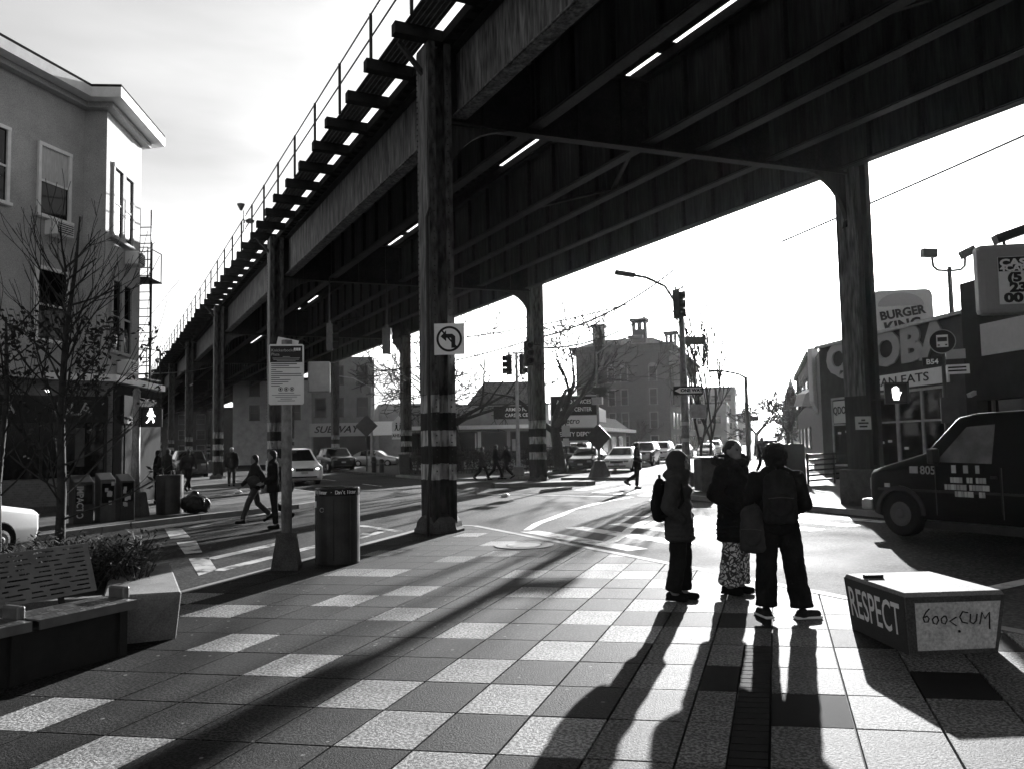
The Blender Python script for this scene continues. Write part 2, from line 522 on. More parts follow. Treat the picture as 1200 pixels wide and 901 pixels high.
def window(par, x0, x1, z0, z1, y=0.0, frame='white_trim', fw=0.08, out=0.06, pane='glass', sash=True, sill=True, curt=False):
    """a sash window on a facade facing local -y at plane y: frame, sill, panes"""
    w = MB()
    w.box(x0 - fw, x0, y - out, y + 0.05, z0, z1); w.box(x1, x1 + fw, y - out, y + 0.05, z0, z1)
    w.box(x0 - fw, x1 + fw, y - out - 0.01, y + 0.05, z1, z1 + fw)
    zm = (z0 + z1) / 2
    if sash: w.box(x0, x1, y - out * 0.5, y + 0.05, zm - 0.03, zm + 0.03)
    o = w.build('window', frame, par)
    MB().box(x0, x1, y - 0.012, y - 0.004, zm + 0.03 if sash else z0, z1).build('pane', 'curtain' if curt else pane, o)
    if sash: MB().box(x0, x1, y - 0.012, y - 0.004, z0, zm - 0.03).build('pane', pane, o)
    if sill: MB().box(x0 - fw * 1.4, x1 + fw * 1.4, y - out * 2, y + 0.05, z0 - 0.09, z0).build('sill', frame, o)
    return o

# plan directions: b_ = the avenue that runs away to the right, u_ = the street under the railway
B_ = Vector((0.305, 0.952)); NB = Vector((0.952, -0.305))
U_ = Vector((-0.4509, 0.8926)); NU = Vector((0.8926, 0.4509))
A1 = Vector((-1.5, 16.47))
ROT_U = R(26.8)          # local y runs along the railway
def P_b(c, t): return NB * c + B_ * t
def P_u(x, t): return A1 + NU * x + U_ * t
ZR = -0.06               # road level; the plaza is level 0

# ------------------------------------------------------------------ ground, pavements, plaza
g = MB()
xs = [-900, -200, -60, -20, 0, 20, 60, 200, 900]; ys = [-60, -20, 0, 15, 30, 60, 120, 300, 1500]
for y in ys:
    for x in xs: g.v.append((x, y, ZR))
for j in range(len(ys) - 1):
    for i in range(len(xs) - 1):
        a = j * len(xs) + i
        g.f.append((a, a + 1, a + 1 + len(xs), a + len(xs)))
struct(g.build('road', 'asphalt'))

def pavement(name, pts, z=0.06):
    o = MB().prism([tuple(p) for p in pts], ZR - 0.05, z).build(name, 'concrete_dark')
    struct(o)
    return o
def kerb_line(par, pts, z=0.06, w=0.16):
    for a, b in zip(pts[:-1], pts[1:]):
        a, b = Vector(a), Vector(b)
        n = max(1, int((b - a).length / 2.2))
        for k in range(n):
            p, q = a.lerp(b, k / n), a.lerp(b, (k + 0.985) / n)
            MB().bar((p.x, p.y, z - 0.085), (q.x, q.y, z - 0.085), w, 0.19).build('kerb', 'kerb_stone', par)

# left pavement, in front of the stucco house
lk = [P_b(-14.2, -12), P_b(-14.2, 14.5), P_b(-14.0, 17.5), P_b(-13.4, 21), P_b(-13.6, 24.5), P_u(0.9, 19), P_u(0.9, 60)]
o = pavement('pavement_left', lk + [P_u(-30, 60), P_b(-40, -12)])
kerb_line(o, lk[:6])
rk = [P_u(9.3, -40), P_u(9.3, -3), P_u(9.6, 2.2), Vector((4.9, 26.0)), Vector((5.2, 28.6)), P_b(-4.4, 36), P_b(-4.6, 90)]
o = pavement('pavement_right', rk + [P_b(20, 90), P_u(50, -40)])
kerb_line(o, rk[:6])
dk = [P_u(9.3, 70), P_u(9.3, 30), Vector((-3.2, 40.6)), Vector((-1.4, 40.2)), Vector((0.2, 41.4)), P_b(-12.0, 42), P_b(-12.0, 120)]
o = pavement('pavement_far', dk + [P_b(-45, 120), P_u(40, 70)])
kerb_line(o, dk[1:6])

plaza_poly = [Vector(p) for p in ((8.2, -0.2), (4.5, 7.1), (-0.8, 17.5), (-1.4, 17.75), (-2.0, 16.9), (-3.7, 11.3), (-6.4, 2.4), (-7.0, -0.2))]
plaza = struct(MB().prism([tuple(p) for p in plaza_poly][::-1], ZR - 0.05, -0.035).build('plaza', 'joint'))
def inset(poly, d):          # poly clockwise
    out = []
    n = len(poly)
    for i in range(n):
        a, b, c = poly[i - 1], poly[i], poly[(i + 1) % n]
        d1, d2 = (b - a).normalized(), (c - b).normalized()
        n1, n2 = Vector((-d1.y, d1.x)), Vector((-d2.y, d2.x))
        k = (n1 + n2); k = k / max(0.3, k.dot(n1))
        out.append(b + k * d)
    return out
# polygon above runs counter-clockwise seen from above? make sure the inset goes inwards
inn = inset(plaza_poly, 0.15)
cen = Vector((0.0, 6.0))
if (inn[1] - cen).length > (plaza_poly[1] - cen).length: inn = inset(plaza_poly, -0.15)
for i in range(len(plaza_poly) - 2):
    a, b, a2, b2 = plaza_poly[i], plaza_poly[i + 1], inn[i], inn[i + 1]
    n = max(1, int((b - a).length / 1.8))
    for k in range(n):
        t0, t1 = k / n, (k + 0.99) / n
        q = [a.lerp(b, t0), a.lerp(b, t1), a2.lerp(b2, t1), a2.lerp(b2, t0)]
        MB().prism([tuple(p) for p in q], ZR - 0.03, 0.004).build('kerb', 'kerb_stone', plaza)
# pavers: one slab each, laid on a slightly skewed grid
GO, GA, GB = Vector((-1.071, 4.814)), Vector((0.474, -0.0846)), Vector((0.201, 0.6274))
LIGHT = {(-1, 1), (0, 0), (1, -1), (0, 2), (1, 1), (2, 0), (-1, 4), (1, 3), (-1, 7), (1, 5), (2, 4), (2, 6), (1, 9), (-4, 12), (-7, 16), (-6, 9),
         (-4, 7), (-5, 6), (-3, 5), (-5, 3), (-3, 2), (-5, 0), (-3, -1), (-7, 5), (-9, 6), (-2, 9), (-5, 14), (0, 12), (0, 10), (-3, 15), (-8, 12), (3, 8), (-2, -3)}
BLACK = {(4, 2), (5, 1), (7, 2), (4, 5), (6, -1), (8, 4)}
def clip(poly, reg):
    for i in range(len(reg)):
        a, b = reg[i], reg[(i + 1) % len(reg)]
        e = b - a
        s = 1 if (cen.x - a.x) * -e.y + (cen.y - a.y) * e.x > 0 else -1
        f = lambda p: s * ((p.x - a.x) * -e.y + (p.y - a.y) * e.x)
        out = []
        for k in range(len(poly)):
            p, q = poly[k - 1], poly[k]
            fp, fq = f(p), f(q)
            if fp * fq < 0: out.append(p.lerp(q, fp / (fp - fq)))
            if fq >= 0: out.append(q)
        poly = out
        if len(poly) < 3: return []
    return poly
def slab_mesh(poly, m):
    c = sum(poly, Vector((0, 0))) / len(poly)
    mb = MB()
    n = len(poly)
    lo = [(p.x - c.x, p.y - c.y, -0.05) for p in poly]
    mid = [(p.x - c.x, p.y - c.y, -0.002) for p in poly]
    top = [((p.x - c.x) * 0.994, (p.y - c.y) * 0.994, 0.0) for p in poly]
    mb.add(lo + mid + top, [tuple(range(2 * n, 3 * n))] + [(i, (i + 1) % n, n + (i + 1) % n, n + i) for i in range(n)]
           + [(n + i, n + (i + 1) % n, 2 * n + (i + 1) % n, 2 * n + i) for i in range(n)])
    return mb, c
shared = {}
tiles = []
region = inset(plaza_poly, 0.165 if (inset(plaza_poly, 0.1)[1] - cen).length < (plaza_poly[1] - cen).length else -0.165)
camp = Vector((0, 0))
for i in range(-24, 24):
    for j in range(-9, 22):
        o_ = GO + GA * i + GB * j
        e = 0.007
        if i == 4 and -9 < j < 4:
            quads = [(0.0, 0.55, 'm'), (0.55, 1.0, 'strip')]
        else:
            quads = [(0.0, 1.0, 'f')]
        for a0, a1, kd in quads:
            def pt(a, b): return o_ + GA * a + GB * b
            ea, eb = e / GA.length, e / GB.length
            if kd == 'strip':
                polys = [[pt(a0 + ea, k / 6 + eb), pt(a1 - ea, k / 6 + eb), pt(a1 - ea, (k + 1) / 6 - eb), pt(a0 + ea, (k + 1) / 6 - eb)] for k in range(6)]
            else:
                polys = [[pt(a0 + ea, eb), pt(a1 - ea, eb), pt(a1 - ea, 1 - eb), pt(a0 + ea, 1 - eb)]]
            for poly in polys:
                full = poly
                cl = clip(list(poly), region)
                if len(cl) < 3: continue
                ar = 0.5 * abs(sum(cl[k - 1].x * cl[k].y - cl[k].x * cl[k - 1].y for k in range(len(cl))))
                if ar < 0.004: continue
                whole = len(cl) == 4 and all((p - q).length < 1e-5 for p, q in zip(cl, full)) or ar > 0.999 * 0.5 * abs(sum(full[k - 1].x * full[k].y - full[k].x * full[k - 1].y for k in range(4)))
                if kd == 'strip': mm = 'paver_black'
                elif (i, j) in LIGHT: mm = 'paver_light'
                elif (i, j) in BLACK: mm = 'paver_black'
                else:
                    h = random.Random(i * 131 + j * 17).random()
                    if i >= 3: mm = 'paver_mid' if h < 0.9 else 'paver_dark'  # mid grey right-hand slabs, raised in tone to stand in for sun glare
                    elif h > (0.86 if i >= 0 else 0.985): mm = 'paver_mid'
                    else: mm = 'paver_dark'
                    if kd == 'm': mm = 'paver_mid'
                c = sum(cl, Vector((0, 0))) / len(cl)
                inview = c.y > 3.9 and abs(c.x) < 0.66 * c.y
                size = ar / max(0.5, c.y) ** 3
                tiles.append((not inview, -size, full if whole else cl, whole, kd, mm))
tiles.sort(key=lambda t: (t[0], t[1]))
rest = {}
for k, (_, _, poly, whole, kd, mm) in enumerate(tiles):
    if k < 320:
        if whole:
            key = (mm, kd)
            mb, c = slab_mesh(poly, mm)
            if key not in shared: shared[key] = mb.mesh('paver', mm)
            me = shared[key]
        else:
            mb, c = slab_mesh(poly, mm)
            me = mb.mesh('paver', mm)
        o = bpy.data.objects.new('paver', me)
        COL.objects.link(o)
        o.parent = plaza
        o.location = (c.x, c.y, random.uniform(-0.001, 0.001))
        o.rotation_euler = (random.uniform(-0.0015, 0.0015), random.uniform(-0.0015, 0.0015), 0)
    else:
        mb, c = slab_mesh(poly, mm)
        r = rest.setdefault(mm, MB())
        r.add([(v[0] + c.x, v[1] + c.y, v[2]) for v in mb.v], mb.f)
for mm, r in rest.items():
    r.build('paver_field', mm, plaza)['kind'] = 'stuff'

# painted markings and patches on the road, a few millimetres above it
def marking(name, polys, m, z, label=None):
    for poly in polys:
        cx = sum(p[0] for p in poly) / len(poly); cy = sum(p[1] for p in poly) / len(poly)
        n = len(poly)
        o = MB().add([(p[0], p[1], z) for p in poly], [tuple(range(n))]).build(name, m)
        o['kind'] = 'structure'
def stripe(a, b, w):
    a, b = Vector(a), Vector(b)
    d = (b - a).normalized(); n = Vector((-d.y, d.x)) * w / 2
    return [a - n, b - n, b + n, a + n]
def wavy(pts, w):
    out_l, out_r = [], []
    pts = [Vector(p) for p in pts]
    for k, p in enumerate(pts):
        d = (pts[min(k + 1, len(pts) - 1)] - pts[max(k - 1, 0)]).normalized()
        n = Vector((-d.y, d.x)) * w * random.uniform(0.35, 0.65)
        out_l.append(p - n); out_r.append(p + n)
    return out_l + out_r[::-1]
Z1 = ZR + 0.004
marking('stop_line', [[(-7.92, 18.71), (-7.59, 18.84), (-6.58, 16.78), (-6.88, 16.53)], [(-6.5, 15.9), (-6.2, 16.1), (-5.4, 14.3), (-5.62, 14.1)],
                      [(-5.32, 13.5), (-5.06, 13.67), (-4.39, 12.2), (-4.45, 11.66)]], 'paint_worn', Z1)
marking('crosswalk_line', [stripe((-7.5, 18.7), (-6.5, 23.8), 0.26), stripe((-4.95, 13.4), (-4.3, 15.7), 0.24), stripe((-4.35, 12.1), (-3.0, 16.9), 0.22),
                           stripe((-3.5, 18.6), (-2.4, 17.15), 0.22), stripe((-3.05, 16.0), (-2.76, 17.2), 0.2)], 'paint_worn', Z1)
marking('crosswalk_line', [stripe((1.88, 32.65), (4.02, 37.78), 0.5), stripe((2.43, 30.66), (4.36, 35.19), 0.5), stripe((2.92, 28.89), (4.95, 33.5), 0.5),
                           stripe((3.54, 27.72), (5.61, 32.2), 0.5), stripe((4.2, 26.8), (5.4, 29.4), 0.45), stripe((-1.31, 29.74), (3.61, 26.37), 0.22)], 'paint_road', Z1)
for k in range(7):
    c0 = P_u(1.7 + k * 1.12, -0.6 + 0.1 * k)
    marking('crosswalk_line', [stripe(c0, c0 - U_ * 3.6 + NU * 0.1, 0.42)], 'paint_worn', Z1)
marking('crosswalk_line', [stripe((2.6, 19.5), (3.4, 19.35), 0.16), stripe(P_u(1.2, -9.5), P_u(9.2, -8.7), 0.2)], 'paint_worn', Z1)
marking('sealed_crack', [wavy([(0.24, 16.85), (0.51, 18.24), (1.08, 20.05), (1.55, 21.75), (2.08, 23.12), (2.78, 24.64), (3.74, 26.33)], 0.2),
                         wavy([(1.47, 14.25), (1.72, 14.71), (1.99, 15.47), (2.31, 16.64), (2.63, 17.63), (3.07, 18.73), (3.41, 19.54)], 0.2)], 'paint_road', Z1 + 0.004)
marking('road_patch', [[(1.55, 14.0), (2.2, 14.5), (3.3, 17.2), (3.9, 19.6), (3.0, 20.0), (1.9, 17.6), (1.2, 15.6)],
                       [(-7.0, 24.5), (-3.0, 22.0), (-2.0, 23.4), (-6.2, 26.4)]], 'asphalt_patch', Z1 - 0.002)
marking('lane_line', [stripe(P_u(5.2, 4 + 8 * k), P_u(5.2, 7 + 8 * k), 0.12) for k in range(1, 7)] + [stripe(P_b(-8.3, 50 + 9 * k), P_b(-8.3, 53 + 9 * k), 0.13) for k in range(5)], 'paint_worn', Z1)

# manhole in the plaza paving
t = thing('manhole_cover', 'round pale concrete collar with an iron manhole cover set in the plaza edge', 'manhole', (0.15, 13.9, 0.0))
MB().lathe([(0.50, 0.002), (0.50, 0.012), (0.30, 0.012), (0.30, 0.002)], 36).build('collar', 'concrete', t)
MB().lathe([(0.285, 0.0), (0.285, 0.014), (0.02, 0.014)], 32).build('lid', 'galvanised', t)

# ------------------------------------------------------------------ the elevated railway
el = thing('elevated_railway', 'riveted steel elevated railway viaduct crossing overhead on banded columns', 'viaduct', (A1.x, A1.y, 0), ROT_U)
SP = 17.0
T0, T1 = -46.0, 190.0
GX = [0.5, 2.2, 5.0, 6.4, 8.4, 10.6]
ZB, ZT = 8.45, 9.9
def column_mesh():
    m = MB()
    m.box(-0.25, -0.225, -0.33, 0.33, 0, 9.9); m.box(0.225, 0.25, -0.33, 0.33, 0, 9.9)      # flanges
    m.box(-0.224, 0.224, -0.02, 0.02, 0, 9.9)                                              # web
    for sx in (-1, 1):
        for sy in (-1, 1):
            m.box(sx * 0.224 - 0.0 if sx < 0 else 0.10, -0.10 if sx < 0 else 0.224, sy * 0.33 - (0.03 if sy > 0 else 0), sy * 0.33 + (0.03 if sy < 0 else 0), 0, 9.9)
    m.box(-0.26, 0.26, -0.2, 0.2, 0.01, 1.0) 
    return m
colmesh = column_mesh().mesh('column', 'column_bands')
plainmesh = column_mesh().mesh('column', 'steel')
rv = MB()
for q in range(60):
    for y in (-0.28, 0.28): rv.ball((-0.264, y, 2.8 + q * 0.118), 0.018, 6, 4)
    for x in (-0.16, 0.16): rv.ball((x, -0.332, 1.2 + q * 0.14), 0.018, 6, 4)
rivetmesh = rv.mesh('rivet_rows', 'steel')
flakemesh = MB().box(-0.262, -0.252, -0.32, 0.32, 2.72, 9.85).box(-0.28, -0.262, -0.3, -0.24, 2.8, 9.8).mesh('cover_plate', 'steel_flaked')
basemesh = MB().lathe([(0.5, -0.06), (0.5, 0.05), (0.46, 0.1), (0.44, 0.2), (0.36, 0.3), (0.2, 0.36)], 8).mesh('base', 'concrete_dark')
def knee(sign, xe):
    """curved gusset between a column and the cross girder, in the x-z plane"""
    r = 1.35
    pts = [(0, 8.35), (0, 8.35 - r)]
    for k in range(11):
        a = math.pi / 2 * k / 10
        pts.append((r - r * math.cos(a) + 0.02 if k else 0.1, 8.35 - r + r * math.sin(a) - 0.06))
    pts.append((r, 8.35))
    return [(xe + sign * (0.22 + p[0]), p[1]) for p in pts]
kneeL = MB().prism(knee(1, 0), -0.06, 0.06, 'y').mesh('gusset', 'steel')
kneeR = MB().prism(knee(-1, 0), -0.06, 0.06, 'y').mesh('gusset', 'steel')
def put(name, me, par, loc, rz=0):
    o = bpy.data.objects.new(name, me); COL.objects.link(o); o.parent = par; o.location = loc; o.rotation_euler = (0, 0, rz); return o
SKEW = -1.1
for k in range(-2, 11):
    ya, yb = SP * k, SP * k + SKEW
    ang = math.atan2(yb - ya, 10.9)
    for x, y, kn in ((0.0, ya, kneeL), (10.9, yb, kneeR)):
        c = put('column', colmesh if not (k == 0 and x > 5) else plainmesh, el, (x, y, 0))
        if k in (0, 1) and x < 5: put('rivet_rows', rivetmesh, c, (0, 0, 0))['kind'] = 'stuff'
        put('cover_plate', flakemesh, c, (0, 0, 0))
        put('base', basemesh, c, (0, 0, 0), R(22.5))
        put('gusset', kn, el, (x, y, 0), ang)
    m = MB()
    L = math.hypot(10.9, SKEW)
    m.box(0.2, L - 0.2, -0.02, 0.02, 8.35, 9.85)
    m.box(0.2, L - 0.2, -0.13, 0.13, 8.3, 8.35); m.box(0.2, L - 0.2, -0.2, 0.2, 9.851, 9.9)
    for q in range(1, 10): m.box(L * q / 10 - 0.05, L * q / 10 + 0.05, -0.12, 0.12, 8.351, 9.85)
    m.build('cross_girder', 'steel_black', el, loc=(0, ya, 0), rotz=ang)
    # outrigger strut under the walkway, each side
    MB().bar((-0.22, ya, 9.3), (-0.75, ya, 9.88), 0.1, 0.08).build('outrigger', 'steel', el)
    MB().bar((11.12, yb, 8.7), (11.9, yb, 9.88), 0.12, 0.1).build('outrigger', 'steel', el)
stiff = MB().box(-0.12, -0.012, -0.035, 0.035, ZB + 0.03, ZT - 0.03).mesh('stiffener', 'steel_black')
for gi, gx in enumerate(GX):
    go = MB().box(gx - 0.012, gx + 0.012, T0, T1, ZB + 0.03, ZT - 0.03).build('girder', 'steel_flaked' if gi == 0 else 'steel_web', el)
    MB().box(gx - 0.17, gx + 0.17, T0, T1, ZB, ZB + 0.03).box(gx - 0.13, gx + 0.13, T0, T1, ZB - 0.02, ZB - 0.001).build('bottom_flange', 'steel_flaked' if gi == 0 else 'steel_black', go)
    MB().box(gx - 0.2, gx + 0.2, T0, T1, ZT - 0.03, ZT).build('top_flange', 'steel_black', go)
    far = MB()
    t = T0
    while t < T1:
        if gi in (2, 3, 4) and -14 < t < 40:
            put('stiffener', stiff, go, (gx, t, 0))
        else:
            far.box(gx - 0.12, gx - 0.013, t - 0.035, t + 0.035, ZB + 0.031, ZT - 0.031)
        t += 1.42
    if gi: far.build('stiffener_row', 'steel_black', go)['kind'] = 'stuff'
for t in range(-36, 120, 12):                      # lateral bracing between girder pairs
    for xa, xb in ((5.0, 6.4),):
        MB().bar((xa, t, ZB + 0.14), (xb, t + 3.0, ZB + 0.14), 0.09, 0.07).build('brace', 'steel_black', el)
        MB().bar((xa, t + 6.0, ZB + 0.16), (xb, t + 3.0, ZB + 0.16), 0.09, 0.07).build('brace', 'steel_black', el)
# timber deck: ties closely laid, every fourth one longer to carry the walkway
tm = MB()
t = T0
n = 0
long_tie = MB().box(-0.95, 4.31, -0.12, 0.12, ZT + 0.002, ZT + 0.24).mesh('tie', 'tie_wood')
while t < T1:
    if n % 4 == 0 and -30 < t < 170:
        put('tie', long_tie, el, (random.uniform(-0.06, 0.06), t, 0))
    else:
        tm.box(0.12, 4.31, t - 0.13, t + 0.13, ZT + 0.002, ZT + 0.2)
    tm.box(4.8, 11.75, t - 0.13, t + 0.13, ZT + 0.002, ZT + 0.2)
    t += 0.44
    n += 1
tm.build('tie_deck', 'tie_wood', el)['kind'] = 'stuff'
MB().box(4.312, 4.37, T0, T1, ZT + 0.002, ZT + 0.21).build('edge_timber', 'tie_wood', el)
MB().box(4.735, 4.795, T0, T1, ZT + 0.002, ZT + 0.21).build('edge_timber', 'tie_wood', el)
MB().box(0.055, 0.115, T0, T1, ZT + 0.002, ZT + 0.21).build('edge_timber', 'tie_wood', el)
rs_ = random.Random(9)
t = T0
while t < T1:                                     # boards laid over the slot between the tracks leave only some of it open
    w_ = rs_.choice((0.3, 0.5, 2.0, 4.5))
    MB().box(4.2, 4.95, t, t + w_, ZT + 0.246, ZT + 0.28).build('slot_board', 'tie_wood', el)
    t += w_ + rs_.choice((2.5, 4.0, 6.0, 8.0))
for x in (0.7, 2.2, 5.1, 6.1, 8.4, 10.3):
    MB().box(x - 0.035, x + 0.035, T0, T1, ZT + 0.2, ZT + 0.35).build('rail', 'dark_metal', el)
for x0, x1 in ((0.2, 0.6), (1.2, 1.7), (2.5, 2.9), (3.1, 4.1), (5.2, 5.8), (6.5, 8.0), (8.9, 9.9), (10.7, 11.6)):
    MB().box(x0, x1, T0, T1, ZT + 0.205, ZT + 0.245).build('guard_timber', 'tie_wood', el)
for k in range(6):
    x = -0.72 + k * 0.107
    MB().box(x, x + 0.085, T0, T1, ZT + 0.242, ZT + 0.28).build('walkway_plank', 'plank_wood', el)
post = MB().box(-0.03, 0.03, -0.03, 0.03, ZT + 0.1, ZT + 1.4).mesh('railing_post', 'black_metal')
t = -30.0
while t < 185:
    put('railing_post', post, el, (-0.82, t, 0))
    put('railing_post', post, el, (11.72, t, 0))
    t += 2.64
for x in (-0.82, 11.72):
    for z in (ZT + 0.85, ZT + 1.38):
        MB().tube([(x, T0, z), (x, T1, z)], 0.022, 6).build('handrail', 'black_metal', el)
# small floodlight clamped to the railing
t = thing('railing_floodlight', 'small twin floodlight clamped to the viaduct railing', 'floodlight', tuple(P_u(-0.86, 19.2)) + (ZT + 1.25,), ROT_U)
MB().tube([(0, 0, -0.5), (0, 0, 0.35)], 0.03, 6).build('stem', 'black_metal', t)
MB().lathe([(0.05, -0.1), (0.16, 0.12), (0.17, 0.16)], 12, (-0.12, 0, 0.45)).build('lamp', 'dark_metal', t)
MB().lathe([(0.15, -0.05), (0.2, 0.03), (0.06, 0.12)], 12, (0.25, 0.1, -0.05)).build('lamp', 'dark_metal', t)
# conduit running up the near column
t = thing('conduit', 'thin dark conduit pipe bending down the banded near column', 'conduit', tuple(P_u(-0.35, -0.42)) + (0.0,), ROT_U)
MB().tube([(-0.16, -0.3, -0.03), (-0.16, -0.3, 0.7), (-0.02, -0.1, 1.4), (0, 0, 2.0), (0, 0, 6.2), (0.08, 0.05, 6.4), (0.1, 0.2, 6.35)], 0.035, 8).build('pipe', 'black_metal', t, True)

# concrete footing block round the right column
t = thing('concrete_block', 'weathered concrete block guarding the foot of the column by the dark van', 'block', (8.74, 20.38, 0.06), ROT_U)
MB().box(-0.42, 0.42, -0.5, 0.5, -0.02, 0.86).build('block', 'concrete_dark', t, bevel=0.03)
t2 = thing('column_plate', 'small pale notice plate strapped to the column by the van', 'plate', (8.53, 19.98, 2.05), R(5))
MB().box(-0.2, 0.2, -0.015, 0.0, -0.16, 0.16).build('plate', 'sign_grey', t2)
for z, w in ((0.07, 0.05), (0.0, 0.13), (-0.08, 0.1)): MB().box(-w, w, -0.02, -0.016, z - 0.025, z + 0.018).build('print', 'ink', t2)
# kerbed traffic island under the middle column
isl = thing('traffic_island', 'low kerbed traffic island under the banded middle column', 'island', (1.2, 34.6, ZR), R(5))
MB().prism([(-2.0, -0.7), (1.7, -0.75), (2.1, -0.3), (2.1, 0.4), (1.7, 0.9), (-1.6, 0.9), (-2.1, 0.4)], -0.02, 0.16).build('slab', 'concrete_dark', isl)
for a_, b_2 in (((-2.05, -0.72), (1.72, -0.77)), ((1.74, -0.76), (2.14, -0.3))):
    MB().bar((a_[0], a_[1], 0.08), (b_2[0], b_2[1], 0.08), 0.12, 0.18).build('kerb', 'kerb_stone', isl)
isl = thing('traffic_island', 'low kerbed island holding the diamond sign post at the zebra crossing', 'island', (4.0, 38.9, ZR), R(-12))
MB().prism([(-1.7, -0.6), (1.5, -0.6), (1.8, 0), (1.5, 0.6), (-1.5, 0.6)], -0.02, 0.15).build('slab', 'concrete', isl)

# ------------------------------------------------------------------ stucco house, left
hs = thing('stucco_house', 'three storey stucco corner house with broad white eaves and a dark shopfront', 'house', (-12.7, 24.0, 0))
hp = [(-14.2, 18.2), (-12.7, 24.0), (-12.05, 24.05), (-12.37, 27.05), (-24.0, 30.0), (-27.0, 16.0)]
loc = lambda p: (p[0] + 12.7, p[1] - 24.0)
MB().prism([loc(p) for p in hp], 3.75, 12.1).build('wall', 'stucco', hs)
def off(poly, d):
    return [tuple(p) for p in inset([Vector(p) for p in poly], d)]
hpo = off(hp, -0.62) if Vector(off(hp, -0.62)[2]).x > -12.05 else off(hp, 0.62)
ev = MB().prism([loc(p) for p in hpo], 12.12, 12.42).build('eaves', 'white_trim', hs)
hpi = off(hp, -0.25) if Vector(off(hp, -0.25)[2]).x > -12.05 else off(hp, 0.25)
MB().prism([loc(p) for p in hpi], 11.95, 12.12).build('cornice', 'stucco', hs)
MB().prism([loc(p) for p in hpo], 12.423, 12.5).build('roof', 'charcoal_wall', hs)
# ground floor, set forward
gp = [(-15.2, 21.0), (-11.75, 24.05), (-12.25, 28.5), (-24.0, 30.0), (-27.0, 16.0)]
MB().prism([loc(p) for p in gp], 0.0, 3.75).build('ground_floor', 'brick_pale', hs)
MB().prism([loc(p) for p in off(gp, 0.12 if Vector(off(gp, 0.12)[1]).x > -11.75 else -0.12)], 3.752, 3.95).build('string_course', 'white_trim', hs)
def face(name, p0, p1, par_thing):
    l, r, w = pair_frame(loc(p0), loc(p1))
    o = bpy.data.objects.new(name, None); COL.objects.link(o); o.parent = par_thing; o.location = l; o.rotation_euler = (0, 0, r)
    return o, w
# windows are direct children of the house: build them in a facade frame, then bake that frame into them
def facade_windows(par, p0, p1, lst, locf=None, **kw):
    l, r, w = pair_frame(locf(p0) if locf else p0, locf(p1) if locf else p1)
    outl = []
    for q in lst:
        o = window(par, *q[:4], **dict(kw, **(q[4] if len(q) > 4 else {})))
        o.location = l; o.rotation_euler = (0, 0, r)
        outl.append(o)
    return l, r, w
Lw = math.hypot(1.5, 5.8)
l1, r1, _ = facade_windows(hs, (-14.2, 18.2), (-12.7, 24.0), [(Lw - 1.62, Lw - 0.62, 8.35, 10.3, dict(curt=True)), (Lw - 1.62, Lw - 0.62, 4.85, 6.8), (Lw - 3.6, Lw - 2.75, 8.35, 10.3)], loc, fw=0.1, out=0.07)
l2, r2, _ = facade_windows(hs, (-12.05, 24.05), (-12.37, 27.05), [(0.55, 1.2, 8.25, 10.4), (1.45, 2.1, 8.25, 10.4), (0.55, 1.2, 4.75, 6.9), (1.45, 2.1, 4.75, 6.9)], loc, fw=0.12, out=0.07, frame='stucco')
def ac_unit(l, r, x, z, lab):
    lw = Vector((l[0], l[1], 0)) + Matrix.Rotation(r, 3, 'Z') @ Vector((x, 0, 0))
    a = thing('air_conditioner', lab, 'air conditioner', (lw.x - 12.7, lw.y + 24.0, z), r, 'window air conditioners on the stucco house')
    MB().box(-0.32, 0.32, -0.42, 0.0, 0, 0.42).build('casing', 'white_trim', a, bevel=0.02)
    MB().box(-0.27, 0.27, -0.44, -0.421, 0.06, 0.36).build('grille', 'dark_metal', a)
    for q in range(5): MB().box(-0.27, 0.27, -0.447, -0.441, 0.09 + q * 0.06, 0.11 + q * 0.06).build('louvre', 'white_trim', a)
ac_unit(l1, r1, Lw - 1.1, 7.8, 'air conditioner under the curtained upper window of the stucco house')
ac_unit(l2, r2, 1.9, 7.62, 'air conditioner under the sunlit upper window pair of the stucco house')
ac_unit(l2, r2, 1.4, 4.1, 'air conditioner under the lower window pair of the stucco house')
# shopfront
l3, r3, w3 = pair_frame(loc((-15.2, 21.0)), loc((-11.75, 24.05)))
def shop(mb, name, m, par=hs):
    o = mb.build(name, m, par); o.location = l3; o.rotation_euler = (0, 0, r3); return o
sw = shop(MB().box(0.3, w3 - 0.15, -0.05, -0.003, 1.0, 3.3), 'shop_window', 'glass')
for x in (0.3, 1.55, 2.75, w3 - 0.2):
    MB().box(x - 0.04, x + 0.04, -0.09, -0.051, 1.0, 3.3).build('mullion', 'black_metal', sw)
MB().box(0.3, w3 - 0.15, -0.1, -0.091, 2.55, 3.3).build('fascia', 'sign_black', sw)
text('ISLA', 0.5, (w3 - 1.05, -0.105, 2.92), 'letter_grey', sw, bold=0.008)
text('A', 0.5, (w3 - 2.65, -0.105, 2.92), 'letter_grey', sw)
MB().box(w3 - 1.0, w3 - 0.75, -0.056, -0.052, 1.3, 2.4).build('poster', 'dark_metal', sw)
shop(MB().box(0.0, w3 + 0.1, -0.12, -0.003, 0.06, 0.22), 'plinth', 'concrete_dark')
t = thing('shop_lamp', 'small lit gooseneck lamp above the dark shopfront', 'lamp', (-13.0, 22.75, 3.45), r3)
MB().tube([(0, 0.1, 0.2), (0, -0.25, 0.28), (0, -0.3, 0.1)], 0.02, 6).build('arm', 'black_metal', t)
MB().lathe([(0.03, 0.1), (0.17, 0.0), (0.16, -0.02)], 12, (0, -0.3, 0)).build('shade', 'dark_metal', t)
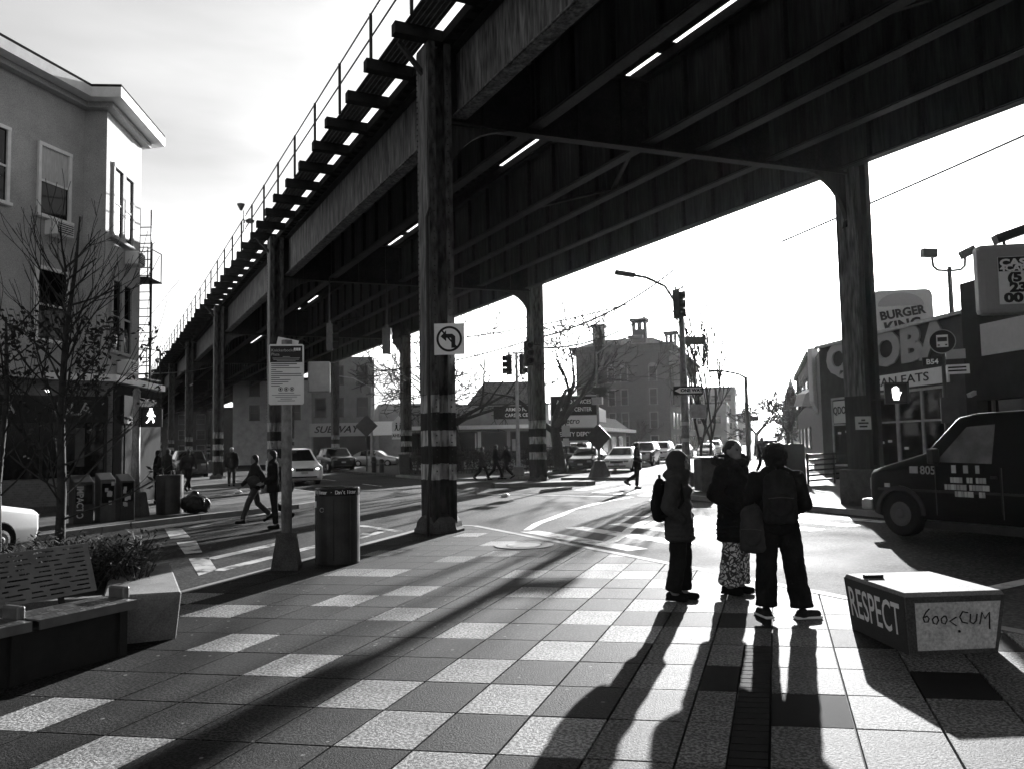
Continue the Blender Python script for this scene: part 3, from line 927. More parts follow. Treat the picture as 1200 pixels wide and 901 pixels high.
MB().ball((0, -0.3, -0.02), 0.07).build('bulb', 'lamp_on', t)
# ATM doorway along the right-hand side of the house
l4, r4, w4 = pair_frame(loc((-11.75, 24.05)), loc((-12.25, 28.5)))
d = MB().box(0.9, 2.6, -0.06, -0.003, 0.1, 2.5).build('shop_door', 'charcoal_wall', hs); d.location = l4; d.rotation_euler = (0, 0, r4)
d = MB().box(0.6, 3.4, -0.12, -0.003, 2.55, 3.4).build('shop_sign', 'sign_black', hs); d.location = l4; d.rotation_euler = (0, 0, r4)
q_ = MB().box(0.02, 4.4, -0.03, -0.003, 0.1, 3.7).build('shop_side', 'charcoal_wall', hs); q_.location = l4; q_.rotation_euler = (0, 0, r4)
text('ATM', 0.5, (1.7, -0.135, 2.95), 'letter_grey', d)
# fire escape behind the house corner
fe = thing('fire_escape', 'black iron fire escape ladder beyond the stucco house corner', 'fire escape', (-12.55, 27.55, 0), R(0))
MB().box(-0.36, -0.3, -0.03, 0.03, 3.6, 9.9).box(0.3, 0.36, -0.03, 0.03, 3.6, 9.9).build('stringer', 'black_metal', fe)
for k in range(21): MB().box(-0.3, 0.3, -0.015, 0.015, 3.7 + k * 0.28, 3.73 + k * 0.28).build('rung', 'black_metal', fe)
for z in (4.1, 7.5): MB().box(-1.2, 0.45, -0.5, 0.6, z - 0.04, z).build('landing', 'black_metal', fe)
for z in (4.1, 7.5):
    for x, y in ((0.42, -0.48), (0.42, 0.58)): MB().tube([(x, y, z), (x, y, z + 1.0)], 0.018, 6).build('post', 'black_metal', fe)
    MB().tube([(-1.2, -0.48, z + 1), (0.42, -0.48, z + 1), (0.42, 0.58, z + 1)], 0.018, 6).build('handrail', 'black_metal', fe)
# ------------------------------------------------------------------ dark restaurant block, right
qa, qb = (14.3, 25.4), (13.2, 35.0)                 # facade runs from qb (far, left in view) to qa (near)
qb_, qa_ = qb, qa
ql, qr, qw = pair_frame(qb, qa)
qd = thing('restaurant', 'low dark restaurant with big pale fascia letters beside the right column', 'restaurant', (qb[0], qb[1], 0), qr)
MB().box(0, 0.9, 0.0, 11, 0.05, 5.5).box(0.9, qw - 1.4, 0.0, 11, 3.35, 5.5).box(qw - 1.4, qw, 0.0, 11, 0.05, 5.5).box(0.9, qw - 1.4, 0.0, 11, 0.05, 0.55).build('wall', 'dark_wall', qd)
MB().box(0.9, qw - 1.4, 5.0, 5.1, 0.551, 3.349).build('back_wall', 'grey_wall', qd)
for k, x in enumerate((1.6, 3.0, 4.4, 5.8, 7.2)):
    lm = MB().tube([(x, 1.4, 3.34), (x, 1.4, 2.62)], 0.01, 5).lathe([(0.04, 2.66), (0.16, 2.5), (0.15, 2.49)], 12, (x, 1.4, 0)).build('pendant', 'black_metal', qd)
    MB().ball((x, 1.4, 2.49), 0.07).build('bulb', 'shop_lamp', lm)
    tb = MB().box(x - 0.4, x + 0.4, 1.0, 1.7, 1.24, 1.28).box(x - 0.04, x + 0.04, 1.3, 1.4, 0.551, 1.24).build('table', 'sign_grey', qd)
MB().box(1.2, 6.8, 3.6, 4.2, 0.551, 1.6).build('counter', 'white_trim', qd)
MB().box(1.2, 6.8, 4.9, 4.99, 2.3, 2.9).build('menu_board', 'sign_white', qd)
MB().box(-0.12, qw + 0.02, -0.14, 11, 5.502, 5.62).build('parapet_cap', 'galvanised', qd)
text('QDOBA', 1.62, (0.75, -0.02, 4.02), 'letter_grey', qd, ax='LEFT', ay='BOTTOM', ext=0.05, bold=0.085, sx=1.36)
s_ = MB().box(2.3, 8.6, -0.06, -0.003, 3.42, 3.95).build('fascia_band', 'sign_white', qd)
text('MEXICAN EATS', 0.42, (2.55, -0.075, 3.68), 'dark_wall', s_, ax='LEFT', sx=1.75, bold=0.004)
for x0, x1 in ((0.95, 2.2), (2.35, 3.9), (4.05, 5.5), (5.65, 7.0), (7.1, qw - 1.45)):
    f = MB().box(x0 - 0.06, x0, -0.03, 0.06, 0.56, 3.34).box(x1, x1 + 0.06, -0.03, 0.06, 0.56, 3.34).box(x0, x1, -0.03, 0.06, 3.26, 3.34).box(x0, x1, -0.03, 0.06, 2.2, 2.26).box(x0, x1, -0.03, 0.06, 0.56, 0.64).build('shop_window', 'galvanised', qd)
    MB().box(x0, x1, 0.02, 0.03, 0.64, 2.2).build('pane', 'shop_glass', f); MB().box(x0, x1, 0.02, 0.03, 2.26, 3.26).build('pane', 'shop_glass', f)
po = MB().box(1.05, 2.1, -0.02, 0.015, 2.3, 3.2).build('poster', 'sign_grey', qd)
text('QDO', 0.42, (1.55, -0.03, 2.8), 'ink', po, bold=0.01)
for x, z in ((1.4, 1.9), (2.0, 1.95), (3.1, 1.2), (3.4, 1.25), (4.5, 1.5), (5.0, 1.55), (6.0, 1.3)):
    MB().box(x - 0.12, x + 0.12, 0.0, 0.018, z - 0.05, z + 0.04).build('menu_card', 'sign_white', qd)
# side of the restaurant along the avenue, with a hanging canopy sign
MB().prism([(-0.01, 0.02), (-0.01, 10.8), (-9.1, 10.8), (-9.1, 4.1)], 0.06, 5.45).build('side_wall', 'brick_dark', qd)
t = thing('blade_sign', 'tall white blade sign edge on beside the restaurant corner', 'sign', (14.35, 38.4, 3.4), R(20))
MB().box(-0.4, 0.0, -0.14, 0.14, 0.0, 2.5).build('panel', 'sign_white', t, bevel=0.03)
MB().prism([(-0.4, 0.0), (0.0, 0.0), (-0.05, -0.55)], -0.12, 0.12, 'y').build('tail', 'sign_white', t)
MB().box(-0.1, 0.5, -0.03, 0.03, 1.4, 1.5).build('bracket', 'black_metal', t)
t = thing('canopy_sign', 'small pale angled canopy sign jutting over the avenue pavement', 'canopy', (14.6, 40.6, 3.3), R(20))
MB().prism([(-0.55, 0.0), (0.3, 0.0), (0.3, 0.85), (-0.3, 0.6)], -0.3, 0.3, 'y').build('hood', 'sign_grey', t)
# bigger sign of the restaurant behind, on its own pole
bk = thing('bun_sign', 'rounded pale sign with a bun emblem and two bold words above the restaurant roof', 'sign', (20.7, 43.0, 0), R(-9))
rr = [(-1.5, 0.35), (-1.5, 2.15), (-1.42, 2.4), (-1.2, 2.5), (1.2, 2.5), (1.42, 2.4), (1.5, 2.15), (1.5, 0.0), (-1.5, 0.0)]
MB().prism([(p[0], p[1] + 6.9) for p in rr], -0.2, 0.2, 'y').build('panel', 'sign_grey', bk)
MB().box(-0.15, 0.15, -0.15, 0.15, 0.05, 6.9).build('pole', 'dark_metal', bk)
bun = [(1.15 * math.cos(a) - 0.1, 8.55 + 0.7 * math.sin(a)) for a in [math.pi * k / 16 for k in range(17)]]
MB().prism(bun, -0.24, -0.201, 'y').build('bun', 'letter_grey', bk)
text('BURGER', 0.62, (-0.05, -0.25, 8.15), 'sign_black', bk, rot=(math.pi / 2, R(-8), 0), bold=0.025, sx=0.98)
text('KING', 0.74, (-0.05, -0.25, 7.5), 'sign_black', bk, rot=(math.pi / 2, R(-8), 0), bold=0.03, sx=1.05)
fl = thing('floodlight_mast', 'tall thin mast with two floodlight heads on curved arms above the roofs', 'floodlight', (22.8, 42.0, 0))
MB().tube([(0, 0, 0), (0, 0, 10.4)], [0.18, 0.11], 8).build('mast', 'dark_metal', fl)
for sx in (-1, 1):
    MB().tube([(0, 0, 10.2), (sx * 0.6, 0, 10.25), (sx * 0.82, 0, 10.45), (sx * 0.86, 0, 10.9)], 0.065, 6).build('arm', 'dark_metal', fl)
    MB().cbox((sx * 1.0, 0, 11.15), (0.75, 0.35, 0.42), Matrix.Rotation(R(-25 if sx > 0 else 4), 3, 'Y')).build('lamp_head', 'black_metal', fl)
# taller charcoal shop to its right, with the cash sign
cb = thing('charcoal_shop', 'taller charcoal fronted shop behind the dark van', 'shop', (qa[0], qa[1], 0), qr)
MB().box(0.02, 20, -0.25, 12, 2.75, 6.4).box(0.02, 0.5, -0.25, 12, 0.05, 2.75).box(6.0, 20, -0.25, 12, 0.05, 2.75).build('wall', 'charcoal_wall', cb)
f = MB().box(0.5, 6.0, 0.1, 0.2, 0.05, 2.74).build('shop_window', 'glass', cb)
for x in (0.8, 2.2, 3.6, 5.0): MB().box(x - 0.04, x + 0.04, 0.02, 0.099, 0.05, 2.74).build('mullion', 'dark_metal', f)
MB().box(0.9, 3.6, -0.30, -0.251, 4.05, 5.0).build('blank_panel', 'sign_grey', cb)
t = thing('security_camera', 'small pale camera on the corner of the charcoal shop', 'camera', (14.0, 24.9, 2.95), R(20))
MB().cbox((0, 0, 0), (0.3, 0.14, 0.12), Matrix.Rotation(R(-20), 3, 'Y')).build('housing', 'sign_grey', t)
MB().bar((0.05, 0, 0), (0.35, 0.3, 0.05), 0.04, 0.04).build('bracket', 'dark_metal', t)
cs = thing('cash_sign', 'boxy lit edged projecting sign with bold phone digits at the frame edge', 'sign', (11.5, 20.0, 4.62), R(-8))
MB().box(0.0, 3.2, -0.22, 0.22, 0.0, 1.72).build('housing', 'letter_grey', cs, bevel=0.12)
MB().box(0.42, 3.0, -0.245, -0.221, 0.22, 1.38).build('face', 'sign_white', cs)
MB().box(0.43, 3.0, -0.25, -0.2455, 1.02, 1.37).build('band', 'sign_black', cs)
text('CASH', 0.24, (0.46, -0.256, 1.22), 'letter_white', cs, ax='LEFT', ext=0.002, bold=0.012, sx=1.35)
text('4CARS', 0.2, (0.46, -0.256, 1.09), 'letter_white', cs, ax='LEFT', ext=0.002, bold=0.008, sx=1.2, ay='CENTER')
text('(51', 0.3, (0.62, -0.252, 0.86), 'ink', cs, ax='LEFT', ext=0.002, bold=0.018, sx=1.3)
text('23', 0.3, (0.66, -0.252, 0.61), 'ink', cs, ax='LEFT', ext=0.002, bold=0.018, sx=1.3)
text('00', 0.3, (0.52, -0.252, 0.36), 'ink', cs, ax='LEFT', ext=0.002, bold=0.018, sx=1.4)
MB().bar((0.6, 0, 0.9), (3.9, 2.6, 0.9), 0.1, 0.1).build('bracket', 'black_metal', cs)
MB().tube([(0.7, 0, 1.72), (0.7, 0, 1.85)], 0.04, 6).build('lamp_stem', 'black_metal', cs)
MB().cbox((0.85, -0.05, 1.97), (0.8, 0.3, 0.22), Matrix.Rotation(R(-18), 3, 'Y')).build('sign_lamp', 'black_metal', cs)

# ------------------------------------------------------------------ red brick block with chimneys
bb = thing('brick_block', 'tall brick block with tower chimneys and arched windows beyond the avenue', 'building', (10.2, 129.5, 0), R(-18))
BW = 14.6
bb.scale = (1, 1, 0.9)
MB().box(0, BW, 0, 44, 0, 17.2).build('wall', 'brick', bb)
MB().box(-0.5, BW + 0.5, -0.5, 44.4, 17.2, 18.1).box(-0.9, BW + 0.9, -0.9, 44.7, 18.1, 18.5).build('cornice', 'brick_dark', bb)
rf = MB().add([(0, 0, 18.51), (BW, 0, 18.51), (BW, 44, 18.51), (0, 44, 18.51), (3, 4, 20.2), (BW - 3, 4, 20.2), (BW - 3, 40, 20.2), (3, 40, 20.2)],
              [(0, 1, 5, 4), (1, 2, 6, 5), (2, 3, 7, 6), (3, 0, 4, 7), (4, 5, 6, 7)]).build('roof', 'roof_tile', bb)
for x, y, w, z in ((2.6, 1.0, 1.7, 22.6), (8.9, 1.0, 2.1, 23.2), (13.0, 9, 1.7, 21.8)):
    c = MB().box(x, x + w, y, y + w, 18.0, z - 1.9).box(x, x + 0.3, y, y + w, z - 1.9, z - 0.5).box(x + w - 0.3, x + w, y, y + w, z - 1.9, z - 0.5).box(x + w / 2 - 0.2, x + w / 2 + 0.2, y, y + w, z - 1.9, z - 0.5).build('chimney', 'brick', bb)
    MB().box(x - 0.3, x + w + 0.3, y - 0.3, y + w + 0.3, z - 0.5, z).build('cap', 'brick_dark', c)
for fx in ((5.2, 6.1), (7.2, 8.1), (11.6, 12.6)):
    for z0, z1 in ((12.2, 14.6), (8.2, 10.8), (4.2, 6.8), (0.8, 2.8)):
        window(bb, fx[0], fx[1], z0, z1, frame='brick_pale', fw=0.18, out=0.12, pane='glass_far')
    MB().prism([(fx[0] - 0.2 + (fx[1] - fx[0] + 0.4) * (0.5 - 0.5 * math.cos(math.pi * k / 8)), 14.75 + 0.55 * math.sin(math.pi * k / 8)) for k in range(9)], -0.13, -0.004, 'y').build('arch', 'brick_pale', bb)
for k in range(9):                                      # side along the avenue
    for z0, z1 in ((12.2, 14.8), (8.2, 10.8), (4.2, 6.8), (0.8, 2.8)):
        y0 = 3 + k * 4.5
        w = MB().box(BW + 0.004, BW + 0.1, y0 - 0.2, y0 + 1.6, z0 - 0.2, z1 + 0.2).build('window', 'brick_pale', bb)
        MB().box(BW + 0.101, BW + 0.12, y0, y0 + 1.4, z0, z1).build('pane', 'glass_far', w)
MB().box(BW + 0.004, BW + 1.3, 5.5, 9.5, 8.0, 15.5).build('bay', 'brick_pale', bb)

# ------------------------------------------------------------------ low career centre building and its signs
cc = thing('career_centre', 'low cream building with a tiled gable roof and black fascia sign', 'shop', (-7.5, 56.0, 0), R(2))
MB().box(0, 10.0, 0, 30, 0.05, 3.3).build('wall', 'cream_wall', cc)
MB().box(-0.6, 10.6, -1.4, 30.4, 2.75, 3.0).build('awning', 'white_trim', cc)
MB().box(0, 10.0, -0.02, 0.3, 3.3, 4.35).build('parapet', 'cream_wall', cc)
MB().box(-0.1, 10.1, -0.1, 0.4, 4.36, 4.46).build('coping', 'dark_metal', cc)
MB().prism([(4.4, 4.46), (9.9, 4.46), (9.0, 6.0), (5.6, 6.0)], 0.4, 12, 'y').build('roof', 'roof_tile', cc)
s_ = MB().box(6.2, 9.6, -0.12, -0.021, 3.42, 4.3).build('fascia_sign', 'sign_black', cc)
text('ARMED FORCES', 0.33, (8.15, -0.13, 4.05), 'letter_white', s_, sx=0.95, bold=0.004)
text('CAREER CENTER', 0.33, (8.15, -0.13, 3.66), 'letter_white', s_, sx=0.95, bold=0.004)
for x0, x1 in ((0.4, 2.4), (2.8, 5.0), (5.4, 7.0), (7.4, 9.6)): window(cc, x0, x1, 0.7, 2.5, frame='dark_metal', sash=False, sill=False, pane='glass_far')
MB().box(4.9, 5.4, -0.04, -0.021, 1.4, 2.6).build('notice', 'sign_white', cc)
MB().prism([(3, 3.3), (11, 3.3), (11, 4.9), (7, 6.9), (3, 4.9)], 22, 30, 'y').build('rear_gable', 'white_trim', cc)
# wing along the avenue
cw = thing('corner_wing', 'long low wing with a pale eave running beside the waiting cars', 'shop', (2.4, 57.0, 0), R(-16))
MB().box(-6, 0, 0.5, 38, 0.05, 2.7).build('wall', 'cream_wall', cw)
MB().box(-6.3, 1.1, 0, 38.6, 2.72, 3.05).build('eave', 'white_trim', cw)
MB().prism([(-6.0, 3.06), (0.5, 3.06), (-1.2, 4.3), (-4.8, 4.3)], 0.2, 38.2, 'y').build('roof', 'roof_tile', cw)
MB().prism([(-4.8, 3.3), (-0.4, 3.3), (-0.4, 4.9), (-2.4, 6.0), (-4.8, 4.9)], 22, 27, 'y').build('dormer', 'white_trim', cw)
for k in range(7):
    w = MB().box(0.004, 0.08, 2 + k * 5, 5 + k * 5, 0.6, 2.4).build('window', 'dark_metal', cw)
    MB().box(0.081, 0.09, 2.15 + k * 5, 4.85 + k * 5, 0.75, 2.25).build('pane', 'glass_far', w)
for k in range(2):
    window(cw, -5.2 + 2.6 * k, -3.5 + 2.6 * k, 0.6, 2.3, y=0.5, frame='dark_metal', sash=False, sill=False, pane='glass_far')
py = thing('pylon_sign', 'stacked black and white pylon sign board on posts behind the bare tree', 'sign', (3.9, 52.0, 0), R(-4))
for x in (-1.1, 1.1): MB().box(x - 0.07, x + 0.07, -0.07, 0.07, 0.05, 4.6).build('post', 'dark_metal', py)
MB().box(-1.5, 1.5, -0.18, 0.18, 1.75, 4.7).build('cabinet', 'sign_grey', py)
for z0, z1, m in ((3.45, 4.62, 'sign_black'), (2.7, 3.4, 'sign_white'), (1.85, 2.63, 'sign_black')): MB().box(-1.42, 1.42, -0.2, -0.181, z0, z1).build('panel', m, py)
text('ARMED FORCES', 0.36, (0, -0.21, 4.28), 'letter_white', py, sx=0.85, bold=0.006)
text('CAREER CENTER', 0.36, (0, -0.21, 3.8), 'letter_white', py, sx=0.82, bold=0.006)
text('metro', 0.5, (-0.3, -0.21, 3.07), 'ink', py, bold=0.008, shear=0.2)
text('BEAUTY DEPOT', 0.38, (0, -0.21, 2.24), 'letter_white', py, sx=0.85, bold=0.006)

# ------------------------------------------------------------------ three storey building with the SUBWAY shop, under the viaduct
sb = thing('deli_building', 'three storey stucco building with a deli shop seen under the viaduct', 'building', (-21.6, 88.0, 0), R(0))
BWs = 6.6
MB().box(0, BWs, 0, 26, 0, 11.3).build('wall', 'grey_wall', sb)
MB().box(-8.5, -0.02, 0.1, 20, 0, 9.2).build('annex_wall', 'cream_wall', sb)
MB().box(BWs + 0.003, BWs + 0.14, 0.2, 26, 0, 11.0).build('party_wall', 'cream_wall', sb)  # pale side sheet: sunlight on this wall is put into its colour
MB().prism([(0.0, 11.301), (0.9, 11.301), (1.4, 12.2), (2.4, 12.4), (3.3, 12.2), (3.8, 11.4), (BWs, 11.301), (BWs, 11.0), (0, 11.0)], -0.15, 0.0, 'y').build('parapet', 'grey_wall', sb)
for x in (0.5, 2.4, 5.0):
    for z in (5.0, 8.4): window(sb, x, x + 0.95, z, z + 1.9, frame='dark_wall', fw=0.12, out=0.1, pane='glass_far')
for x in (-6.6, -4.4, -2.2):
    for z in (4.8, 7.4): window(sb, x, x + 0.9, z, z + 1.5, y=0.1, frame='dark_wall', fw=0.1, out=0.08, pane='glass_far')
s_ = MB().box(-0.1, BWs + 0.1, -0.5, -0.151, 2.9, 4.3).build('fascia', 'sign_grey', sb)
text('SUBWAY', 1.0, (2.7, -0.52, 3.6), 'ink', s_, sx=1.15, bold=0.02, shear=0.3)
MB().box(0.2, BWs - 0.2, -0.1, -0.004, 0.3, 2.85).build('shop_window', 'glass_far', sb)
ax = MB().prism([(-1.8, 2.9), (0, 4.4), (0, 2.9)], BWs - 0.5, BWs + 3.0, 'x').build('awning', 'sign_white', sb)
MB().box(BWs + 0.15, BWs + 9, 3.0, 24, 0, 6.4).build('rear_wing', 'cream_wall', sb)

# ------------------------------------------------------------------ far street fronts
def far_house(x, y, w, d, h, rz, m, lab, storeys=3, cols=4, cat='building', side=None):
    t = thing('far_building', lab, cat, (x, y, 0), rz)
    MB().box(0, w, 0, d, 0, h).build('wall', m, t)
    MB().box(-0.25, w + 0.25, -0.3, d, h, h + 0.4).build('cornice', 'dark_wall', t)
    for s in range(storeys):
        for c in range(cols):
            z0 = 0.9 + s * (h - 0.6) / storeys
            x0 = w * (c + 0.28) / cols
            window(t, x0, x0 + w / cols * 0.42, z0, z0 + 1.6, frame='stone_far', fw=0.12, out=0.08, pane='glass_far')
            if side:
                yy = d * (c + 0.3) / cols
                xs_ = (-0.1, -0.004) if side < 0 else (w + 0.004, w + 0.1)
                q = MB().box(*xs_, yy, yy + d / cols * 0.4, z0, z0 + 1.7).build('window', 'stone_far', t)
                xs_ = (-0.12, -0.101) if side < 0 else (w + 0.101, w + 0.12)
                MB().box(*xs_, yy + 0.15, yy + d / cols * 0.4 - 0.15, z0 + 0.12, z0 + 1.58).build('pane', 'glass_far', q)
    return t
far_house(34.0, 178, 12, 30, 9.4, R(-16), 'stone_far', 'pale low terrace beyond the tall brick block', 2, 3, side=1)
far_house(44.0, 215, 14, 40, 15.0, R(-16), 'grey_wall', 'grey flat roofed block far down the avenue', 4, 4, side=1)
far_house(70.5, 300, 16, 40, 11, R(-16), 'stone_far', 'small pale block at the far end of the avenue', 3, 4, side=1)
far_house(21.9, 60, 12, 26, 7.6, R(-17), 'brick_dark', 'dark brick row house past the restaurant side wall', 2, 4, side=-1)
far_house(34.5, 90, 14, 26, 9.2, R(-17), 'brick', 'brick row beyond the dark row house on the avenue', 3, 5, side=-1)
far_house(66.0, 165, 16, 40, 11.0, R(-17), 'stone_far', 'long stone row on the sunny side far down the avenue', 3, 6, side=-1)
far_house(-62, 150, 20, 20, 9, R(0), 'dark_wall', 'dark shop row far along the street beneath the tracks', 3, 6)
far_house(-84, 175, 18, 20, 11, R(8), 'brick_dark', 'dark tenement at the far end of the tracks', 3, 6)
far_house(-40, 132, 15, 20, 11, R(-4), 'cream_wall', 'pale tenement framed between far viaduct columns', 3, 5)
far_house(-33, 100, 9, 14, 7.5, R(0), 'grey_wall', 'grey two storey shop left of the deli building', 2, 4)
ch = thing('church', 'distant church with a thin tall spire at the end of the avenue', 'church', (117.5, 345, 0), R(-18))
MB().box(-3.4, 3.4, -3.4, 3.4, 0, 13).build('tower', 'stone_far', ch)
MB().lathe([(4.3, 13), (0.2, 27), (0.05, 27.6)], 8).build('spire', 'stone_far', ch)
MB().box(3.4, 26, -5, 5, 0, 8).prism([(-5, 8), (5, 8), (0, 13)], 3.4, 26, 'x').build('nave', 'stone_far', ch)
# ------------------------------------------------------------------ street furniture: poles, signals, signs
def base_cone(par, r=0.3, h=0.5, m='concrete_dark'):
    return MB().lathe([(r, -0.02), (r, 0.06), (r * 0.75, h), (r * 0.3, h + 0.02)], 8).build('base', m, par)
def signal_head(par, x, y, z, rz, m='dark_metal', name='signal_head'):
    """three light head hanging/standing at z (bottom); lenses face local -y after rz"""
    h = MB().box(-0.17, 0.17, -0.12, 0.12, 0, 1.05).box(-0.05, 0.05, -0.04, 0.04, 1.05, 1.18).build(name, m, par, bevel=0.02)
    h.location = (x, y, z); h.rotation_euler = (0, 0, rz)
    for k in range(3):
        zc = 0.2 + k * 0.33
        v = MB()
        v.tube([(0, -0.12, zc), (0, -0.34, zc)], [0.14, 0.15], 12, cap=False)
        v.build('visor', 'black_metal', h)
        MB().tube([(0, -0.121, zc), (0, -0.14, zc)], 0.12, 12).build('lens', 'black_gloss', h)
    return h
# tall corner pole with cobra lamp, signal and street signs
cp = thing('corner_lamp_pole', 'corner street lamp pole with curved arm, traffic signal and street signs', 'street lamp', (6.3, 30.0, 0.06), 0)
MB().tube([(0, 0, 0), (0, 0, 2.5), (0, 0, 7.0)], [0.16, 0.13, 0.1], 10).build('pole', 'pole_worn', cp, True)
base_cone(cp, 0.34, 0.5)
MB().tube([(0, 0, 5.6), (-0.1, -0.1, 6.5), (-0.6, -0.2, 7.3), (-1.3, -0.3, 7.62), (-1.8, -0.4, 7.7)], 0.05, 8).build('arm', 'dark_metal', cp, True)
MB().cbox((-2.1, -0.45, 7.74), (0.75, 0.3, 0.15), Matrix.Rotation(R(10), 3, 'Y')).build('lamp_head', 'dark_metal', cp, bevel=0.04)
signal_head(cp, -0.2, -0.15, 6.1, R(75))
s_ = MB().box(-0.05, 0.85, -0.03, 0.0, 5.15, 5.45).build('street_sign', 'dark_metal', cp); s_.rotation_euler = (0, 0, R(10))
ow = MB().box(-0.42, 0.66, -0.2, -0.17, 3.3, 3.62).build('one_way_sign', 'sign_black', cp)
MB().prism([(-0.38, 3.46), (-0.16, 3.57), (-0.16, 3.35)], -0.206, -0.201, 'y').build('arrow', 'sign_white', ow)
MB().box(-0.15, 0.62, -0.206, -0.201, 3.36, 3.56).build('arrow_shaft', 'sign_white', ow)
text('ONE WAY', 0.16, (0.24, -0.21, 3.46), 'ink', ow, bold=0.008, sx=1.05, ext=0.002)
s_ = MB().box(0.2, 0.75, -0.2, -0.05, 2.45, 2.95).build('signal_box', 'galvanised', cp)
for z in (1.0, 1.6, 2.2): MB().lathe([(0.155, z), (0.155, z + 0.12), (0.15, z + 0.13)], 10).build('band', 'sign_grey', cp)
# rubbish bin beside it
bn = thing('litter_bin', 'square dark litter bin standing at the right far corner by the pole', 'litter bin', (6.25, 26.6, 0.06), R(10))
MB().box(-0.33, 0.33, -0.33, 0.33, 0.02, 1.05).build('body', 'concrete_dark', bn, bevel=0.03)
MB().box(-0.36, 0.36, -0.36, 0.36, 1.06, 1.12).build('rim', 'galvanised', bn)
# lamp far right down the avenue
lp = thing('avenue_lamp', 'tall slim street lamp with a left reaching arm down the avenue', 'street lamp', (18.6, 65.0, 0.06))
MB().tube([(0, 0, 0), (0, 0, 6.6)], [0.2, 0.13], 8).build('pole', 'dark_metal', lp)
MB().tube([(0, 0, 6.5), (-0.6, 0, 6.85), (-1.9, 0, 7.1), (-2.3, 0, 7.1)], 0.09, 6).build('arm', 'dark_metal', lp)
MB().box(-2.9, -2.2, -0.16, 0.16, 7.0, 7.2).build('lamp_head', 'dark_metal', lp)
MB().box(0.1, 0.9, -0.02, 0.02, 3.1, 3.5).build('street_sign', 'dark_metal', lp)
# pole with two signal heads, left of the middle column
tp = thing('signal_pole', 'slender pole carrying two back to back traffic signals left of middle column', 'traffic signal', (0.25, 42.3, 0.06), R(0))
MB().tube([(0, 0, 0), (0, 0, 6.3)], [0.11, 0.07], 8).build('pole', 'galvanised', tp)
MB().box(-0.28, 0.28, -0.28, 0.28, 0, 0.5).build('base', 'concrete', tp, bevel=0.05)
signal_head(tp, -0.38, 0, 5.2, R(-75)); signal_head(tp, 0.3, 0, 5.2, R(70))
MB().box(-0.5, 0.5, -0.03, 0.03, 6.3, 6.36).build('bracket', 'dark_metal', tp)
MB().box(-0.3, -0.12, -0.12, 0.1, 1.3, 1.9).build('control_box', 'galvanised', tp)
t = thing('column_signal', 'single traffic signal strapped to the middle banded column', 'traffic signal', (0.72, 34.9, 5.0), 0)
signal_head(t, 0, 0, 0, R(20)); MB().bar((0.1, 0, 0.9), (0.5, 0.2, 0.9), 0.05, 0.05).build('bracket', 'black_metal', t)
# three signals hung from the cross girder under the tracks
for (x, tt, z, rz, lab) in ((2.0, 16.5, 5.5, R(100), 'traffic signal hanging just right of the plaza notice board'), (4.25, 16.2, 5.4, R(175), 'pale backed traffic signal hung in the middle beneath the tracks'),
                            (5.9, 16.0, 5.1, R(75), 'traffic signal hung beneath the tracks nearest the near banded column')):
    p = P_u(x, tt)
    t = thing('hanging_signal', lab, 'traffic signal', (p.x, p.y, z), 0, 'traffic signals hung from the viaduct')
    signal_head(t, 0, 0, 0, rz, 'signal_case'); MB().tube([(0, 0, 1.15), (0, 0, 8.4 - z)], 0.03, 6).build('hanger', 'dark_metal', t)
# no left turn sign on the near column
nl = thing('no_left_turn_sign', 'square white no left turn sign on the near banded column', 'sign', (-1.22, 16.06, 3.47), R(-3))
MB().box(-0.3, 0.3, -0.012, 0.0, 0, 0.62).build('plate', 'sign_white', nl, bevel=0.004)
ring = MB()
for k in range(36):
    a0, a1 = 2 * math.pi * k / 36, 2 * math.pi * (k + 1) / 36
    P = lambda r, a: (r * math.cos(a), -0.016, 0.31 + r * math.sin(a))
    ring.quad(P(0.21, a0), P(0.21, a1), P(0.255, a1), P(0.255, a0))
ring.build('ring', 'ink', nl)
MB().add([(x, -0.015, z) for x, z in ((0.04, 0.13), (0.12, 0.13), (0.12, 0.36), (0.06, 0.41), (-0.06, 0.41), (-0.06, 0.48), (-0.17, 0.36), (-0.06, 0.26), (-0.06, 0.33), (0.03, 0.33), (0.04, 0.31))], [tuple(range(11))]).build('arrow', 'ink', nl)
MB().add([(-0.165, -0.018, 0.475), (-0.14, -0.018, 0.495), (0.165, -0.018, 0.145), (0.14, -0.018, 0.125)], [(0, 1, 2, 3)]).build('slash', 'ink', nl)
# school crossing sign on a far column
p = P_u(10.55, 33.3)
sc = thing('school_sign', 'white pentagon walkers sign with a plate below on a far column', 'sign', (p.x, p.y, 2.0), R(2))
MB().prism([(-0.42, 0.62), (0.42, 0.62), (0.42, 1.15), (0, 1.6), (-0.42, 1.15)], -0.02, 0, 'y').build('plate', 'sign_white', sc)
MB().box(-0.42, 0.42, -0.02, 0, 0.14, 0.55).build('plate', 'sign_white', sc)
text('AHEAD', 0.26, (0, -0.03, 0.35), 'ink', sc, sx=0.9, bold=0.006)
for x in (-0.13, 0.12):
    MB().prism([(x - 0.06, 1.05), (x + 0.06, 1.05), (x + 0.05, 0.85), (x + 0.12, 0.67), (x + 0.06, 0.67), (x, 0.82), (x - 0.08, 0.67), (x - 0.13, 0.67), (x - 0.05, 0.86)], -0.028, -0.021, 'y').build('walker', 'ink', sc)
    MB().tube([(x, -0.021, 1.12), (x, -0.028, 1.12)], 0.05, 10).build('walker_head', 'ink', sc)
